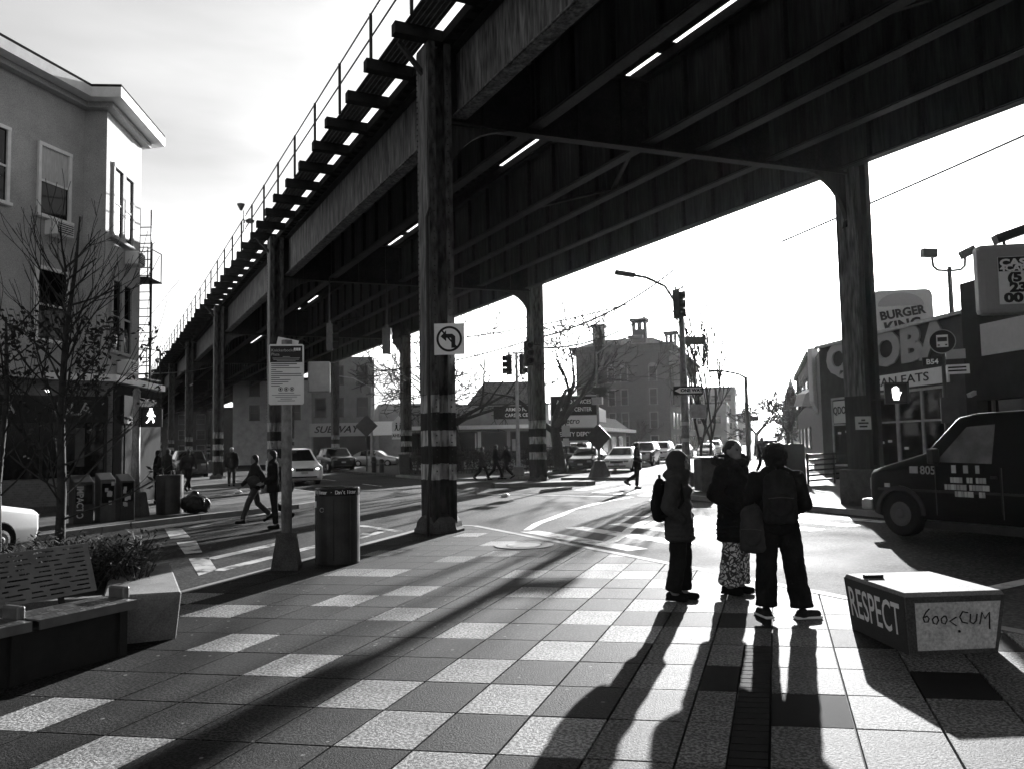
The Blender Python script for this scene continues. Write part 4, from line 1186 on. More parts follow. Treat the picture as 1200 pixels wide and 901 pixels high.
# diamond sign post on the small island
ds = thing('diamond_sign_post', 'dark post with a diamond sign in a heavy base at zebra crossing', 'sign', (4.05, 38.9, 0.09), R(-20))
MB().tube([(0, 0, 0), (0, 0, 5.9)], [0.07, 0.05], 8).build('pole', 'pole_worn', ds)
MB().lathe([(0.55, 0), (0.5, 0.1), (0.26, 0.75), (0.1, 0.77)], 6).build('base', 'dark_metal', ds)
MB().prism([(0, 1.2), (0.62, 1.85), (0, 2.5), (-0.62, 1.85)], -0.1, -0.07, 'y').build('plate', 'dark_metal', ds)
MB().box(-0.15, 0.5, -0.09, -0.06, 3.9, 4.2).build('street_sign', 'dark_metal', ds)
MB().box(-0.25, 0.25, -0.16, 0.1, 3.4, 3.75).build('control_box', 'galvanised', ds)
MB().tube([(0, 0, 5.8), (0.8, -0.1, 6.3), (1.7, -0.2, 6.5)], 0.035, 6).build('arm', 'pole_worn', ds)
MB().box(1.6, 2.3, -0.3, -0.1, 6.42, 6.54).build('lamp_head', 'galvanised', ds)
# second island-side sign post
t = thing('kerb_sign_post', 'thin post with small stacked plates in front of the pylon sign', 'sign', (2.9, 45.0, 0.06), R(0))
MB().tube([(0, 0, 0), (0, 0, 3.0)], 0.04, 6).build('pole', 'dark_metal', t)
MB().box(-0.22, 0.22, -0.06, -0.04, 2.0, 2.6).build('plate', 'sign_grey', t); MB().box(-0.16, 0.16, -0.06, -0.04, 1.5, 1.9).build('plate', 'sign_grey', t)
# diamond sign under the tracks by the deli
p = P_u(10.9, 37.0)
t = thing('warning_sign_post', 'dark diamond warning sign on a post by the far column', 'sign', (-9.9, 55.5, 0.06), R(8))
MB().tube([(0, 0, 0), (0, 0, 3.6)], 0.05, 6).build('pole', 'dark_metal', t)
MB().prism([(0, 2.3), (0.75, 3.05), (0, 3.8), (-0.75, 3.05)], -0.1, -0.06, 'y').build('plate', 'dark_metal', t)
# lamp beside the deli
t = thing('deli_lamp', 'slender street lamp with a left arm in front of the deli building', 'street lamp', (-12.4, 72.0, 0.06))
MB().tube([(0, 0, 0), (0, 0, 6.9)], [0.14, 0.09], 8).build('pole', 'galvanised', t)
MB().tube([(0, 0, 6.8), (-1.6, 0, 7.7), (-3.0, 0, 7.9)], 0.06, 6).build('arm', 'galvanised', t)
MB().box(-3.6, -2.9, -0.15, 0.15, 7.82, 7.98).build('lamp_head', 'galvanised', t)
MB().box(-0.3, 0.3, -0.3, 0.3, 0, 0.6).build('base', 'galvanised', t)
for x, y, h in ((-9.0, 53.0, 0.9), (-8.4, 52.4, 0.75)):
    t = thing('bollard', 'short black bollard by the far kerb, the %s one' % ('taller' if h > 0.8 else 'shorter'), 'bollard', (x, y, 0.06), 0, 'bollards by the far kerb')
    MB().lathe([(0.16, 0), (0.16, h), (0.1, h + 0.1), (0.02, h + 0.12)], 12).build('post', 'black_metal', t)
    MB().lathe([(0.19, h * 0.7), (0.19, h * 0.78), (0.17, h * 0.8)], 12).build('band', 'dark_metal', t)
t = thing('utility_cabinet', 'grey utility cabinet beside the school sign column', 'cabinet', (-6.6, 49.6, 0.06), R(10))
MB().box(-0.3, 0.3, -0.25, 0.25, 0, 1.1).build('body', 'dark_metal', t, bevel=0.02); MB().box(-0.34, 0.34, -0.29, 0.29, 1.101, 1.16).build('lid', 'dark_metal', t)

# pedestrian signals
def ped_housing(par, x, y, z, rz):
    h = MB().box(-0.24, 0.24, -0.1, 0.12, 0, 0.5).box(-0.27, 0.27, -0.2, -0.1, 0.47, 0.5).box(-0.27, -0.24, -0.2, -0.1, 0.0, 0.5).box(0.24, 0.27, -0.2, -0.1, 0, 0.5).build('housing', 'black_metal', par)
    h.location = (x, y, z); h.rotation_euler = (0, 0, rz)
    return h
wp = thing('walk_signal_pole', 'worn grey pole with a lit walking figure signal by the left bin', 'pedestrian signal', (-9.6, 20.9, 0.06), R(0))
MB().tube([(0, 0, 0), (0, 0, 3.15)], [0.11, 0.09], 10).build('pole', 'pole_worn', wp, True)
MB().tube([(0, 0, 3.15), (0, 0, 3.24)], [0.11, 0.05], 10).build('finial', 'pole_worn', wp)
base_cone(wp, 0.36, 0.6)
h = ped_housing(wp, 0.42, -0.06, 2.25, R(14))
MB().bar((0, 0, 2.86), (0.5, -0.02, 2.86), 0.04, 0.04).build('bracket', 'galvanised', wp)
wk = [(-0.02, 0.36), (0.05, 0.36), (0.07, 0.27), (0.11, 0.24), (0.1, 0.21), (0.055, 0.24), (0.05, 0.2), (0.09, 0.12), (0.07, 0.07), (0.05, 0.08), (0.055, 0.12), (0.015, 0.17), (-0.02, 0.12), (-0.06, 0.07), (-0.09, 0.08), (-0.045, 0.14), (-0.02, 0.2), (-0.03, 0.27), (-0.05, 0.23), (-0.07, 0.24), (-0.05, 0.31)]
MB().prism([(x * 1.15 - 0.02, z * 1.1 + 0.02) for x, z in wk], -0.108, -0.101, 'y').build('walking_figure', 'lamp_on', h)
MB().tube([(-0.005, -0.101, 0.45), (-0.005, -0.108, 0.45)], 0.035, 10).build('figure_head', 'lamp_on', h)
hp_ = thing('stop_hand_signal', 'lit raised hand pedestrian signal on the column by the van', 'pedestrian signal', (9.32, 19.9, 2.5), R(0))
h = ped_housing(hp_, 0, 0, 0, R(-14))
MB().bar((-0.6, 0.35, 0.12), (0.0, 0.05, 0.12), 0.04, 0.04).build('bracket', 'black_metal', hp_)
hd = MB().prism([(-0.06, 0.08), (0.05, 0.08), (0.08, 0.2), (0.12, 0.26), (0.1, 0.28), (0.055, 0.24), (0.06, 0.25), (-0.085, 0.26), (-0.09, 0.16)], -0.108, -0.101, 'y')
for x, z in ((-0.075, 0.37), (-0.035, 0.4), (0.005, 0.405), (0.043, 0.37)): hd.box(x - 0.017, x + 0.017, -0.108, -0.101, 0.24, z)
hd.build('raised_hand', 'lamp_on', h)
# bus stop pole
bs = thing('bus_stop_sign', 'bus stop pole with a round bus emblem and route plates behind the van', 'bus stop', (9.15, 17.3, 0.06), R(-25))
MB().tube([(0, 0, 0), (0, 0, 3.85)], 0.04, 8).build('pole', 'dark_metal', bs)
dsk = MB().tube([(0, -0.03, 3.62), (0, -0.06, 3.62)], 0.24, 28).build('disc', 'sign_black', bs)
MB().tube([(0, -0.045, 3.62), (0, -0.055, 3.62)], 0.26, 28).build('disc_rim', 'sign_grey', bs)
MB().box(-0.11, 0.11, -0.066, -0.061, 3.5, 3.76).build('bus_front', 'sign_white', dsk)
MB().box(-0.09, 0.09, -0.07, -0.0665, 3.62, 3.71).build('windscreen', 'sign_black', dsk)
MB().box(-0.09, -0.05, -0.07, -0.0665, 3.53, 3.56).box(0.05, 0.09, -0.07, -0.0665, 3.53, 3.56).build('lamps', 'sign_black', dsk)
q = MB().box(-0.4, -0.02, -0.05, -0.03, 3.12, 3.3).build('route_plate', 'sign_black', bs)
text('B54', 0.15, (-0.21, -0.055, 3.2), 'letter_white', q, bold=0.004, ext=0.002)
MB().box(0.05, 0.42, -0.05, -0.03, 3.24, 3.44).build('route_plate', 'sign_grey', bs)
q = MB().box(0.05, 0.48, -0.05, -0.03, 2.92, 3.12).build('route_plate', 'sign_white', bs)
for z in (3.06, 2.99): MB().box(0.08, 0.42, -0.053, -0.0505, z - 0.018, z + 0.018).build('print', 'ink', q)
MB().box(-0.1, 0.24, -0.09, -0.05, 1.9, 2.45).build('timetable_box', 'dark_metal', bs)
# plaza notice board
nb = thing('plaza_notice_board', 'tall notice board with a black header on a concrete footed post', 'notice board', (-3.24, 11.75, 0.0), R(6))
MB().lathe([(0.26, -0.02), (0.26, 0.05), (0.17, 0.5), (0.1, 0.51)], 4).build('footing', 'concrete_dark', nb, rotz=R(45))
MB().tube([(0, 0, 0.45), (0, 0, 3.25)], 0.075, 12).build('post', 'pole_worn', nb, True)
bd = MB().prism([(-0.235, 2.34), (-0.215, 2.32), (0.235, 2.32), (0.255, 2.34), (0.255, 3.16), (0.235, 3.18), (-0.215, 3.18), (-0.235, 3.16)], -0.1, -0.085, 'y').build('board', 'sign_white', nb)
MB().box(-0.215, 0.235, -0.1035, -0.1005, 2.92, 3.155).build('header', 'sign_black', bd)
text('Knickerbocker\nPlaza', 0.058, (-0.2, -0.106, 3.12), 'sign_grey', bd, ax='LEFT', ay='TOP', ext=0.001)
for k in range(3): MB().box(0.115 + k * 0.033, 0.143 + k * 0.033, -0.106, -0.1036, 3.085, 3.125).build('emblem', 'sign_white', bd)
rows = [(3.0, 0.1, 0), (2.98, 0.38, 0), (2.96, 0.36, 0), (2.94, 0.26, 0)]
for z, w, _ in rows: MB().box(0.01 - w / 2, 0.01 + w / 2, -0.106, -0.1036, z - 0.004, z + 0.003).build('print_line', 'sign_grey', bd)
for k, w in enumerate((0.36, 0.25, 0.4, 0.07, 0.16, 0.42, 0.43, 0.12, 0.27, 0.24, 0.16, 0.12)):
    z = 2.9 - k * 0.0285
    MB().box(-0.2, -0.2 + w, -0.1025, -0.1003, z - 0.006 - (0.003 if k == 0 else 0), z + 0.004).build('print_line', 'ink' if k == 0 else 'dark_metal', bd)
for k in range(3):
    x = -0.07 + k * 0.08
    rg = MB()
    for q in range(20):
        a0, a1 = 2 * math.pi * q / 20, 2 * math.pi * (q + 1) / 20
        P = lambda r, a: (x + r * math.cos(a), -0.1022, 2.54 + r * math.sin(a))
        rg.quad(P(0.024, a0), P(0.024, a1), P(0.031, a1), P(0.031, a0))
    rg.box(x - 0.012, x + 0.01, -0.1022, -0.1003, 2.525, 2.555)
    rg.build('prohibition_mark', 'ink', bd)
for k, w in enumerate((0.22, 0.4, 0.3, 0.16, 0.24)): MB().box(0.01 - w / 2, 0.01 + w / 2, -0.1025, -0.1003, 2.48 - k * 0.027, 2.487 - k * 0.027).build('print_line', 'dark_metal', bd)
MB().cbox((0.0, 0.06, 3.21), (0.3, 0.015, 0.14), Matrix.Rotation(R(12), 3, 'Y')).build('top_flag', 'sign_white', nb)
MB().box(0.28, 0.6, 0.1, 0.2, 2.5, 2.95).build('rear_cabinet', 'galvanised', nb, bevel=0.02)
MB().bar((0.0, 0.1, 2.7), (0.3, 0.15, 2.7), 0.04, 0.04).build('cabinet_arm', 'dark_metal', nb)
# bins
def round_bin(name, lab, loc_, r, h, m, lettered):
    b = thing(name, lab, 'litter bin', loc_, R(-8), 'round street litter bins')
    MB().lathe([(r * 0.97, 0.0), (r, 0.02), (r, h * 0.3), (r * 1.004, h * 0.3), (r * 1.004, h * 0.68), (r, h * 0.68), (r, h - 0.1)], 40).build('drum', m, b, False)
    MB().lathe([(r * 1.01, h - 0.1), (r * 1.012, h), (r * 0.96, h + 0.012), (r * 0.78, h + 0.012), (r * 0.76, h - 0.05)], 40).build('rim', 'black_gloss' if lettered else m, b)
    MB().box(0.05, 0.058, -r - 0.004, -r + 0.03, 0.08, h - 0.14).build('door_seam', 'ink', b)
    if lettered:
        wd = "Don't litter  \u00b7  Don't litter"
        for k, chh in enumerate(wd):
            a = R(-152 + k * 4.7)
            if chh == ' ': continue
            text(chh, 0.075, (r * 1.018 * math.cos(a), r * 1.018 * math.sin(a), h - 0.05), 'letter_white', b, rot=(math.pi / 2, 0, a + math.pi / 2), ext=0.002)
        MB().box(-r * 0.87, -r * 0.79, -r * 0.62, -r * 0.56, h - 0.27, h - 0.18).build('sticker', 'sign_white', b)
        rg = MB()
        for q in range(18):
            a0, a1 = 2 * math.pi * q / 18, 2 * math.pi * (q + 1) / 18
            P = lambda rr_, a: (-0.13 + rr_ * math.cos(a), -r * 0.945, h - 0.3 + rr_ * math.sin(a))
            rg.quad(P(0.025, a0), P(0.025, a1), P(0.034, a1), P(0.034, a0))
        rg.build('recycling_mark', 'letter_grey', b)
        for a in (R(-150), R(-35)):
            MB().tube([(r * math.cos(a), r * math.sin(a), 0.03), (r * math.cos(a), r * math.sin(a), h - 0.1)], 0.012, 6).build('rib', 'bin_metal', b)
    for k in range(10):
        a = 2 * math.pi * k / 10
    return b
round_bin('litter_bin', 'big dark round litter bin with lettered rim beside the notice board', (-2.62, 12.25, 0), 0.32, 1.1, 'bin_metal', True)
round_bin('litter_bin', 'plain dark round litter bin beside the walk signal pole', (-9.02, 21.6, 0.06), 0.33, 1.0, 'bin_metal', False)
t = MB().ball((0, 0, 0.26), (0.34, 0.3, 0.27), 14, 10).ball((0.2, 0.1, 0.2), (0.2, 0.2, 0.2)).ball((0.02, 0.0, 0.5), (0.1, 0.1, 0.1)).remesh('rubbish_bag', 'bag_plastic', 0.03, 1, jitter=0.035, jsc=7)
t.location = (-8.35, 21.5, 0.06); tag(t, 'knotted black rubbish bag slumped against the plain round bin', 'rubbish bag')
# newspaper boxes
for x, y, w, h, m, lab, wd in ((-10.05, 19.15, 0.42, 1.12, 'black_metal', 'dark newspaper box with a sloping top and vertical lettering', 'IMPACTO'), (-9.72, 19.6, 0.34, 1.15, 'dark_metal', 'newspaper box plastered with pale stickers in the middle', None),
                               (-9.42, 19.95, 0.32, 1.1, 'black_metal', 'slim dark newspaper box nearest the walk signal pole', None)):
    t = thing('newspaper_box', lab, 'newspaper box', (x, y, 0.06), R(40), 'newspaper boxes by the kerb')
    MB().prism([(-0.25, 0.0), (0.25, 0.0), (0.25, h), (-0.25, h - 0.16)], -w / 2, w / 2, 'x').build('cabinet', m, t, bevel=0.015)
    MB().box(-w / 2 + 0.04, w / 2 - 0.04, -0.262, -0.251, 0.45, 0.9).build('door', 'glass', t)
    if wd: text(wd, 0.2, (-w / 2 + 0.12, -0.268, 0.5), 'letter_grey', t, rot=(math.pi / 2, R(90), 0), ext=0.002, sx=0.85, bold=0.004)
    else:
        rg = random.Random(x)
        for k in range(7): 
            xx, zz = rg.uniform(-w / 2 + 0.05, w / 2 - 0.1), rg.uniform(0.3, 0.95)
            MB().box(xx, xx + 0.07, -0.2665 - k * 0.0008, -0.2635 - k * 0.0008, zz, zz + 0.09).build('sticker', 'letter_grey', t)
# lettered concrete block
def loc_b(p): return (p[0] - 3.06, p[1] - 6.53)
rb = thing('respect_block', 'painted concrete block with stencilled and scrawled words on the plaza', 'block', (3.06, 6.53, 0), 0)
bot = [(0.0, 0.0), (0.72, 0.06), (0.72 - 0.06, 0.98), (-0.06, 0.92)]
top = [(-0.03, -0.03), (0.78, 0.02), (0.70, 1.02), (-0.1, 0.96)]
HB = 0.48
MB().add([(p[0], p[1], -0.01) for p in bot] + [(p[0], p[1], HB - 0.03) for p in top] + [(0.36 + (p[0] - 0.36) * 0.97, 0.49 + (p[1] - 0.49) * 0.97, HB) for p in top],
         [(3, 2, 1, 0), (0, 1, 5, 4), (1, 2, 6, 5), (2, 3, 7, 6), (3, 0, 4, 7), (4, 5, 9, 8), (5, 6, 10, 9), (6, 7, 11, 10), (7, 4, 8, 11), (8, 9, 10, 11)]).build('body', 'concrete', rb, bevel=0.008)
def face_map(i, j):
    """(u, v) in 0..1 on the side face between corners i and j -> point on the block"""
    a, b, c, d = [Vector((p[0], p[1], z)) for p, z in ((bot[i], -0.01), (bot[j], -0.01), (top[j], HB - 0.03), (top[i], HB - 0.03))]
    n = (b - a).cross(d - a).normalized()
    return lambda u, v, o: (a.lerp(b, u)).lerp(d.lerp(c, u), v) + n * o
F1, F2 = face_map(0, 1), face_map(3, 0)
def decal(f, u0, u1, v0, v1, o, name, m, par=rb, nu=4):
    mb = MB()
    for k in range(nu):
        a_, b_k = u0 + (u1 - u0) * k / nu, u0 + (u1 - u0) * (k + 1) / nu
        mb.quad(f(a_, v0, o), f(b_k, v0, o), f(b_k, v1, o), f(a_, v1, o))
    return mb.build(name, m, par)
decal(F1, 0.0, 1.0, 0.0, 0.09, 0.0095, 'painted_border', 'concrete_dark', nu=8); decal(F1, 0.0, 1.0, 0.9, 1.0, 0.0095, 'painted_border', 'concrete_dark', nu=8)
decal(F1, 0.0, 0.09, 0.09, 0.9, 0.0095, 'painted_border', 'concrete_dark', nu=8); decal(F1, 0.96, 1.0, 0.09, 0.9, 0.0095, 'painted_border', 'concrete_dark', nu=8)
decal(F1, 0.085, 0.965, 0.085, 0.905, 0.008, 'painted_panel', 'block_paint', nu=8)
decal(F2, 0.0, 1.0, 0.0, 1.0, 0.006, 'painted_panel', 'dark_wall', nu=8)
gr = MB()
def strokes(pts, ox, oz):
    gr.tube([F1((ox + x) / 0.72, (oz + z) / 0.45, 0.011) for x, z in pts], 0.0055, 6)
Z0 = 0.24
strokes([(0.05, 0.1), (0.02, 0.07), (0.0, 0.03), (0.01, 0.0), (0.035, 0.0), (0.045, 0.025), (0.03, 0.045), (0.01, 0.035)], 0.12, Z0 + 0.02)
for k in (0.19, 0.255): strokes([(0.02, 0.05), (0.0, 0.03), (0.005, 0.0), (0.03, -0.01), (0.045, 0.02), (0.035, 0.05), (0.02, 0.05)], k, Z0 + 0.01)
strokes([(0.05, 0.05), (0.0, 0.02), (0.05, -0.015)], 0.32, Z0)
strokes([(0.06, 0.08), (0.02, 0.09), (0.0, 0.05), (0.02, 0.01), (0.06, 0.0)], 0.395, Z0)
strokes([(0.0, 0.07), (0.0, 0.01), (0.025, -0.005), (0.045, 0.015), (0.05, 0.07)], 0.475, Z0)
strokes([(0.0, -0.01), (0.01, 0.08), (0.035, 0.03), (0.065, 0.08), (0.08, -0.05)], 0.55, Z0)
gr.ball(F1(0.55, 0.4, 0.009), 0.011)
gr.build('scrawl', 'ink', rb)
o = text('RESPECT', 1.0, (0, 0, 0), 'sign_white', rb, ext=0.0, bold=0.01, rot=(0, 0, 0))
xs_ = [v.co.x for v in o.data.vertices]; ys_ = [v.co.y for v in o.data.vertices]
for v in o.data.vertices:
    v.co = F2(0.06 + 0.86 * (v.co.x - min(xs_)) / (max(xs_) - min(xs_)), 0.3 + 0.56 * (v.co.y - min(ys_)) / (max(ys_) - min(ys_)), 0.0095)
MB().box(0.0, 0.16, -0.1, -0.05, HB, HB + 0.03).build('bracket', 'ink', rb, loc=(-0.03, 0.78, 0.0))
# ------------------------------------------------------------------ planter, bench
bdir = math.atan2(B_.y, B_.x)          # bench and planter run along the avenue
pl = thing('planter', 'long tapered concrete planter behind the metal bench', 'planter', (0, 0, 0), 0)
def hull(mb, botp, topp, z0, z1):
    n = len(botp)
    mb.add([(p[0], p[1], z0) for p in botp] + [(p[0], p[1], z1) for p in topp], [tuple(range(n))[::-1], tuple(range(n, 2 * n))] + [(i, (i + 1) % n, n + (i + 1) % n, n + i) for i in range(n)])
    return mb
tp_ = [(-3.62, 7.28), (-2.99, 7.44), (-3.89, 9.35), (-4.45, 9.15)]
bt_ = [(-3.5, 7.4), (-3.11, 7.6), (-3.92, 9.25), (-4.38, 9.1)]
hull(MB(), bt_, tp_, -0.08, 0.44).build('end_block', 'concrete', pl, bevel=0.02)
hull(MB(), [(-4.0, 9.36), (-7.5, 10.5), (-7.55, 10.36), (-4.3, 9.24)], [(-4.0, 9.36), (-7.5, 10.5), (-7.55, 10.36), (-4.3, 9.24)], -0.08, 0.43).build('wall', 'concrete', pl)
hull(MB(), [(-3.64, 7.42), (-3.7, 7.3), (-6.4, 6.2), (-6.4, 6.4)][::-1], [(-3.64, 7.42), (-3.7, 7.3), (-6.4, 6.2), (-6.4, 6.4)][::-1], -0.08, 0.43).build('wall', 'concrete', pl)
hull(MB(), [(-3.66, 7.45), (-4.42, 9.18), (-7.5, 10.35), (-6.4, 6.41)][::-1], [(-3.66, 7.45), (-4.42, 9.18), (-7.5, 10.35), (-6.4, 6.41)][::-1], -0.07, 0.36).build('soil', 'soil', pl)
# evergreen ground plants in it
pt_ = thing('planter_shrubs', 'low dark evergreen sprigs filling the concrete planter', 'shrub', (-4.75, 8.55, 0.36), R(24))
lv = MB()
rg = random.Random(5)
for k in range(420):
    x, y = rg.uniform(-1.45, 0.85), rg.uniform(-0.85, 0.65)
    a, h = rg.uniform(0, 6.28), rg.uniform(0.2, 0.42)
    tip = Vector((x + 0.22 * math.cos(a), y + 0.22 * math.sin(a), h))
    root = Vector((x, y, 0))
    lv.tube([root, root.lerp(tip, 0.6) + Vector((0, 0, 0.05)), tip], [0.008, 0.006, 0.003], 4)
    for q in range(13):
        c = root.lerp(tip, 0.2 + 0.8 * q / 10)
        b_a = rg.uniform(0, 6.28)
        d1 = Vector((math.cos(b_a), math.sin(b_a), rg.uniform(0, 0.7))).normalized() * rg.uniform(0.06, 0.12)
        d2 = d1.cross(Vector((0, 0, 1))).normalized() * 0.013
        lv.quad(c, c + d1 * 0.5 + d2, c + d1, c + d1 * 0.5 - d2)
o = lv.build('foliage', 'leaf', pt_)
# bench: local y along its length, faces +x
bc = thing('bench', 'perforated metal bench with arm dividers in front of the planter', 'bench', (-3.22, 7.06, 0), R(-26))
def slotted(mb, n_rows, length, place, rs):
    """sheet of length x 1 (unit rows) with staggered slots: strips of solid between rows of broken strips"""
    rg = random.Random(rs)
    for r in range(n_rows):
        place(mb, 0.0, length, r / n_rows, (r + 0.62) / n_rows)
        x = 0.0
        place(mb, 0, 0.05, (r + 0.62) / n_rows, (r + 1) / n_rows)
        x = 0.05
        while x < length - 0.08:
            x += rg.uniform(0.06, 0.2)
            e = min(x + rg.uniform(0.015, 0.09), length)
            if x < length: place(mb, x, e, (r + 0.62) / n_rows, (r + 1) / n_rows)
            x = e
        place(mb, length - 0.05, length, (r + 0.62) / n_rows, (r + 1) / n_rows)
BL = 0.86
for k in range(4):
    y1 = -0.02 - k * (BL + 0.06)
    mb = MB()
    def back(mb, a, b, r0, r1):
        z0, z1 = 0.5 + r0 * 0.38, 0.5 + r1 * 0.38
        x0, x1 = -0.47 - r0 * 0.13, -0.47 - r1 * 0.13
        mb.add([(x0, y1 - a, z0), (x0, y1 - b, z0), (x1, y1 - b, z1), (x1, y1 - a, z1), (x0 - 0.012, y1 - a, z0), (x0 - 0.012, y1 - b, z0), (x1 - 0.012, y1 - b, z1), (x1 - 0.012, y1 - a, z1)],
               [(0, 1, 2, 3), (7, 6, 5, 4), (0, 4, 5, 1), (1, 5, 6, 2), (2, 6, 7, 3), (3, 7, 4, 0)])
    slotted(mb, 10, BL, back, k)
    back(mb, 0, BL, 1.0, 1.06)
    mb.build('backrest', 'bench_metal', bc)
    mb = MB()
    def seat(mb, a, b, r0, r1):
        mb.box(-0.42 + r0 * 0.44, -0.42 + r1 * 0.44, y1 - b, y1 - a, 0.44, 0.452)
    slotted(mb, 9, BL, seat, 20 + k)
    mb.box(0.02, 0.035, y1 - BL, y1, 0.38, 0.452)
    mb.build('seat', 'bench_metal', bc)
    MB().box(-0.32, -0.12, y1 - 0.01, y1 + 0.055, 0.44, 0.55).build('armrest', 'bench_metal', bc, bevel=0.018)
    MB().box(-0.34, -0.02, y1 - 0.12, y1 - 0.05, -0.02, 0.439).build('leg', 'black_metal', bc)
    MB().bar((-0.5, y1 - 0.3, 0.40), (-0.635, y1 - 0.3, 0.87), 0.04, 0.03).build('back_strut', 'black_metal', bc)
MB().box(-0.5, -0.36, -3.7, 0.0, 0.36, 0.42).build('beam', 'black_metal', bc)
MB().box(-0.4, -0.05, -3.7, -0.14, 0.0, 0.36).build('plinth', 'black_metal', bc)

# ------------------------------------------------------------------ trees
def grow(mb, p, d, L, r, depth, rg, spread=0.6, up=0.15, leaves=None, kids=(2, 3), wob=0.12, ratio=0.72, minr=0.004):
    pts, rad = [p.copy()], [r]
    n = 4
    q = p.copy(); dd = d.copy()
    for k in range(n):
        dd = (dd + Vector((rg.gauss(0, wob), rg.gauss(0, wob), rg.gauss(0, wob) + up * 0.25))).normalized()
        q = q + dd * (L / n)
        pts.append(q.copy()); rad.append(max(minr, r * (1 - 0.45 * (k + 1) / n)))
    mb.tube(pts, rad, 6 if r > 0.03 else 4 if r > 0.012 else 3, cap=False)
    if leaves is not None and depth <= 1:
        for _ in range(leaves[1]):
            leaves[0].append(pts[rg.randint(1, n)] + Vector((rg.gauss(0, 0.08), rg.gauss(0, 0.08), rg.gauss(0, 0.08))))
    if depth == 0: return
    for k in range(rg.randint(*kids)):
        i = rg.randint(2, n)
        ax = Vector((rg.gauss(0, 1), rg.gauss(0, 1), rg.gauss(0, 0.6)))
        ax = (ax - dd * ax.dot(dd))
        if ax.length < 1e-3: continue
        nd = (dd + ax.normalized() * rg.uniform(0.4, 1.2) * spread + Vector((0, 0, up))).normalized()
        grow(mb, pts[i], nd, L * ratio * rg.uniform(0.75, 1.15), max(minr, rad[i] * 0.68), depth - 1, rg, spread, up, leaves, kids, wob, ratio, minr)
def tree(lab, loc_, h_trunk, r, lean, depth, seed, L0, spread=0.7, up=0.12, kids=(3, 4), ratio=0.72, mbark='bark', ratio_trunk=0.6, name='bare_tree', minr=0.008, group=None, cat='tree'):
    t = thing(name, lab, cat, loc_, 0, group)
    rg = random.Random(seed)
    tr = MB()
    pts = [Vector((0, 0, -0.05)), Vector((0, 0, 0.25)), Vector((lean[0] * 0.4, lean[1] * 0.4, h_trunk * 0.5)), Vector((lean[0], lean[1], h_trunk))]
    tr.tube(pts, [r * 1.5, r * 1.1, r * 0.95, r * ratio_trunk + r * 0.15], 10)
    tr.build('trunk', mbark, t, True)
    cr = MB()
    for k in range(rg.randint(3, 4)):
        a = rg.uniform(0, 6.28) if k else rg.uniform(-0.5, 0.5)
        d = Vector((math.cos(a) * spread, math.sin(a) * spread, rg.uniform(0.5, 1.0))).normalized()
        grow(cr, pts[-1] - Vector((0, 0, rg.uniform(0, h_trunk * 0.12))), d, L0 * rg.uniform(0.85, 1.15), r * ratio_trunk, depth, rg, spread, up, None, kids, ratio=ratio, minr=minr)
    cr.build('crown', mbark, t)
    return t
tree('big dark bare street tree in front of the pylon sign', (2.75, 48.5, 0.06), 2.6, 0.34, (-0.3, 0.1), 5, 11, 3.6, 0.9, 0.1, (2, 3), 0.74, minr=0.02)
tree('bare spreading tree behind the near banded column', (-3.4, 52.0, 0.06), 3.2, 0.24, (-0.4, 0.0), 5, 5, 3.5, 0.95, 0.05, (2, 3), 0.76, minr=0.02)
tree('bare tree in front of the pale wall beside the deli building', (-7.6, 60.0, 0.06), 3.0, 0.22, (-0.3, 0.0), 5, 23, 3.3, 1.0, 0.02, (2, 3), 0.75, minr=0.02)
tree('thin young tree with upright whips behind the corner lamp pole', (8.3, 36.5, 0.06), 1.5, 0.07, (0.05, 0), 3, 3, 2.4, 0.28, 0.7, (2, 3), 0.8, 'bark', 0.75, minr=0.019)
tree('tall whippy sapling just right of the corner lamp pole', (9.3, 39.0, 0.06), 1.6, 0.07, (0.1, 0), 3, 9, 2.7, 0.26, 0.8, (2, 3), 0.8, 'bark', 0.75, minr=0.019)
tree('round headed bare tree far down the avenue right of the slim lamp', (26.0, 88.0, 0.06), 2.2, 0.24, (0.1, 0), 4, 14, 2.2, 0.9, 0.05, (3, 4), 0.74, minr=0.035)
tree('bare tree close against the dark row house on the avenue', (19.6, 58.5, 0.06), 2.2, 0.14, (0, 0), 4, 17, 1.9, 0.7, 0.2, (3, 4), 0.74, minr=0.012)
tree('small bare tree against the tall brick block beside the drain pipe', (16.5, 108, 0.0), 1.8, 0.2, (0, 0), 4, 19, 1.7, 0.7, 0.15, (2, 3), 0.74, minr=0.025)
tree('bushy bare tree against the tall brick block beside the low wing', (11.5, 104, 0.0), 1.6, 0.2, (0, 0), 4, 31, 1.9, 0.8, 0.1, (2, 3), 0.75, minr=0.025)
tree('bare sapling by the fence in front of the deli side wall', (-6.3, 54.0, 0.06), 1.5, 0.07, (0.2, 0), 4, 37, 1.5, 0.7, 0.2, (3, 4), 0.74, minr=0.008)
ev_ = thing('evergreen', 'dark evergreen tree below the church spire', 'tree', (43.5, 128, 0))
MB().tube([(0, 0, 0), (0, 0, 4)], [0.3, 0.1], 6).build('trunk', 'bark', ev_)
cr = MB(); rg = random.Random(2)
for k in range(900):
    z = rg.uniform(1.5, 9.5); rr_ = (10 - z) * 0.36 * math.sqrt(rg.random()); a = rg.uniform(0, 6.28)
    c = Vector((rr_ * math.cos(a), rr_ * math.sin(a), z)); d1 = Vector((rg.gauss(0, 1), rg.gauss(0, 1), rg.gauss(0, 1))).normalized() * 0.5; d2 = d1.orthogonal().normalized() * 0.25
    cr.quad(c - d1, c + d2, c + d1, c - d2)
cr.build('crown', 'leaf', ev_)
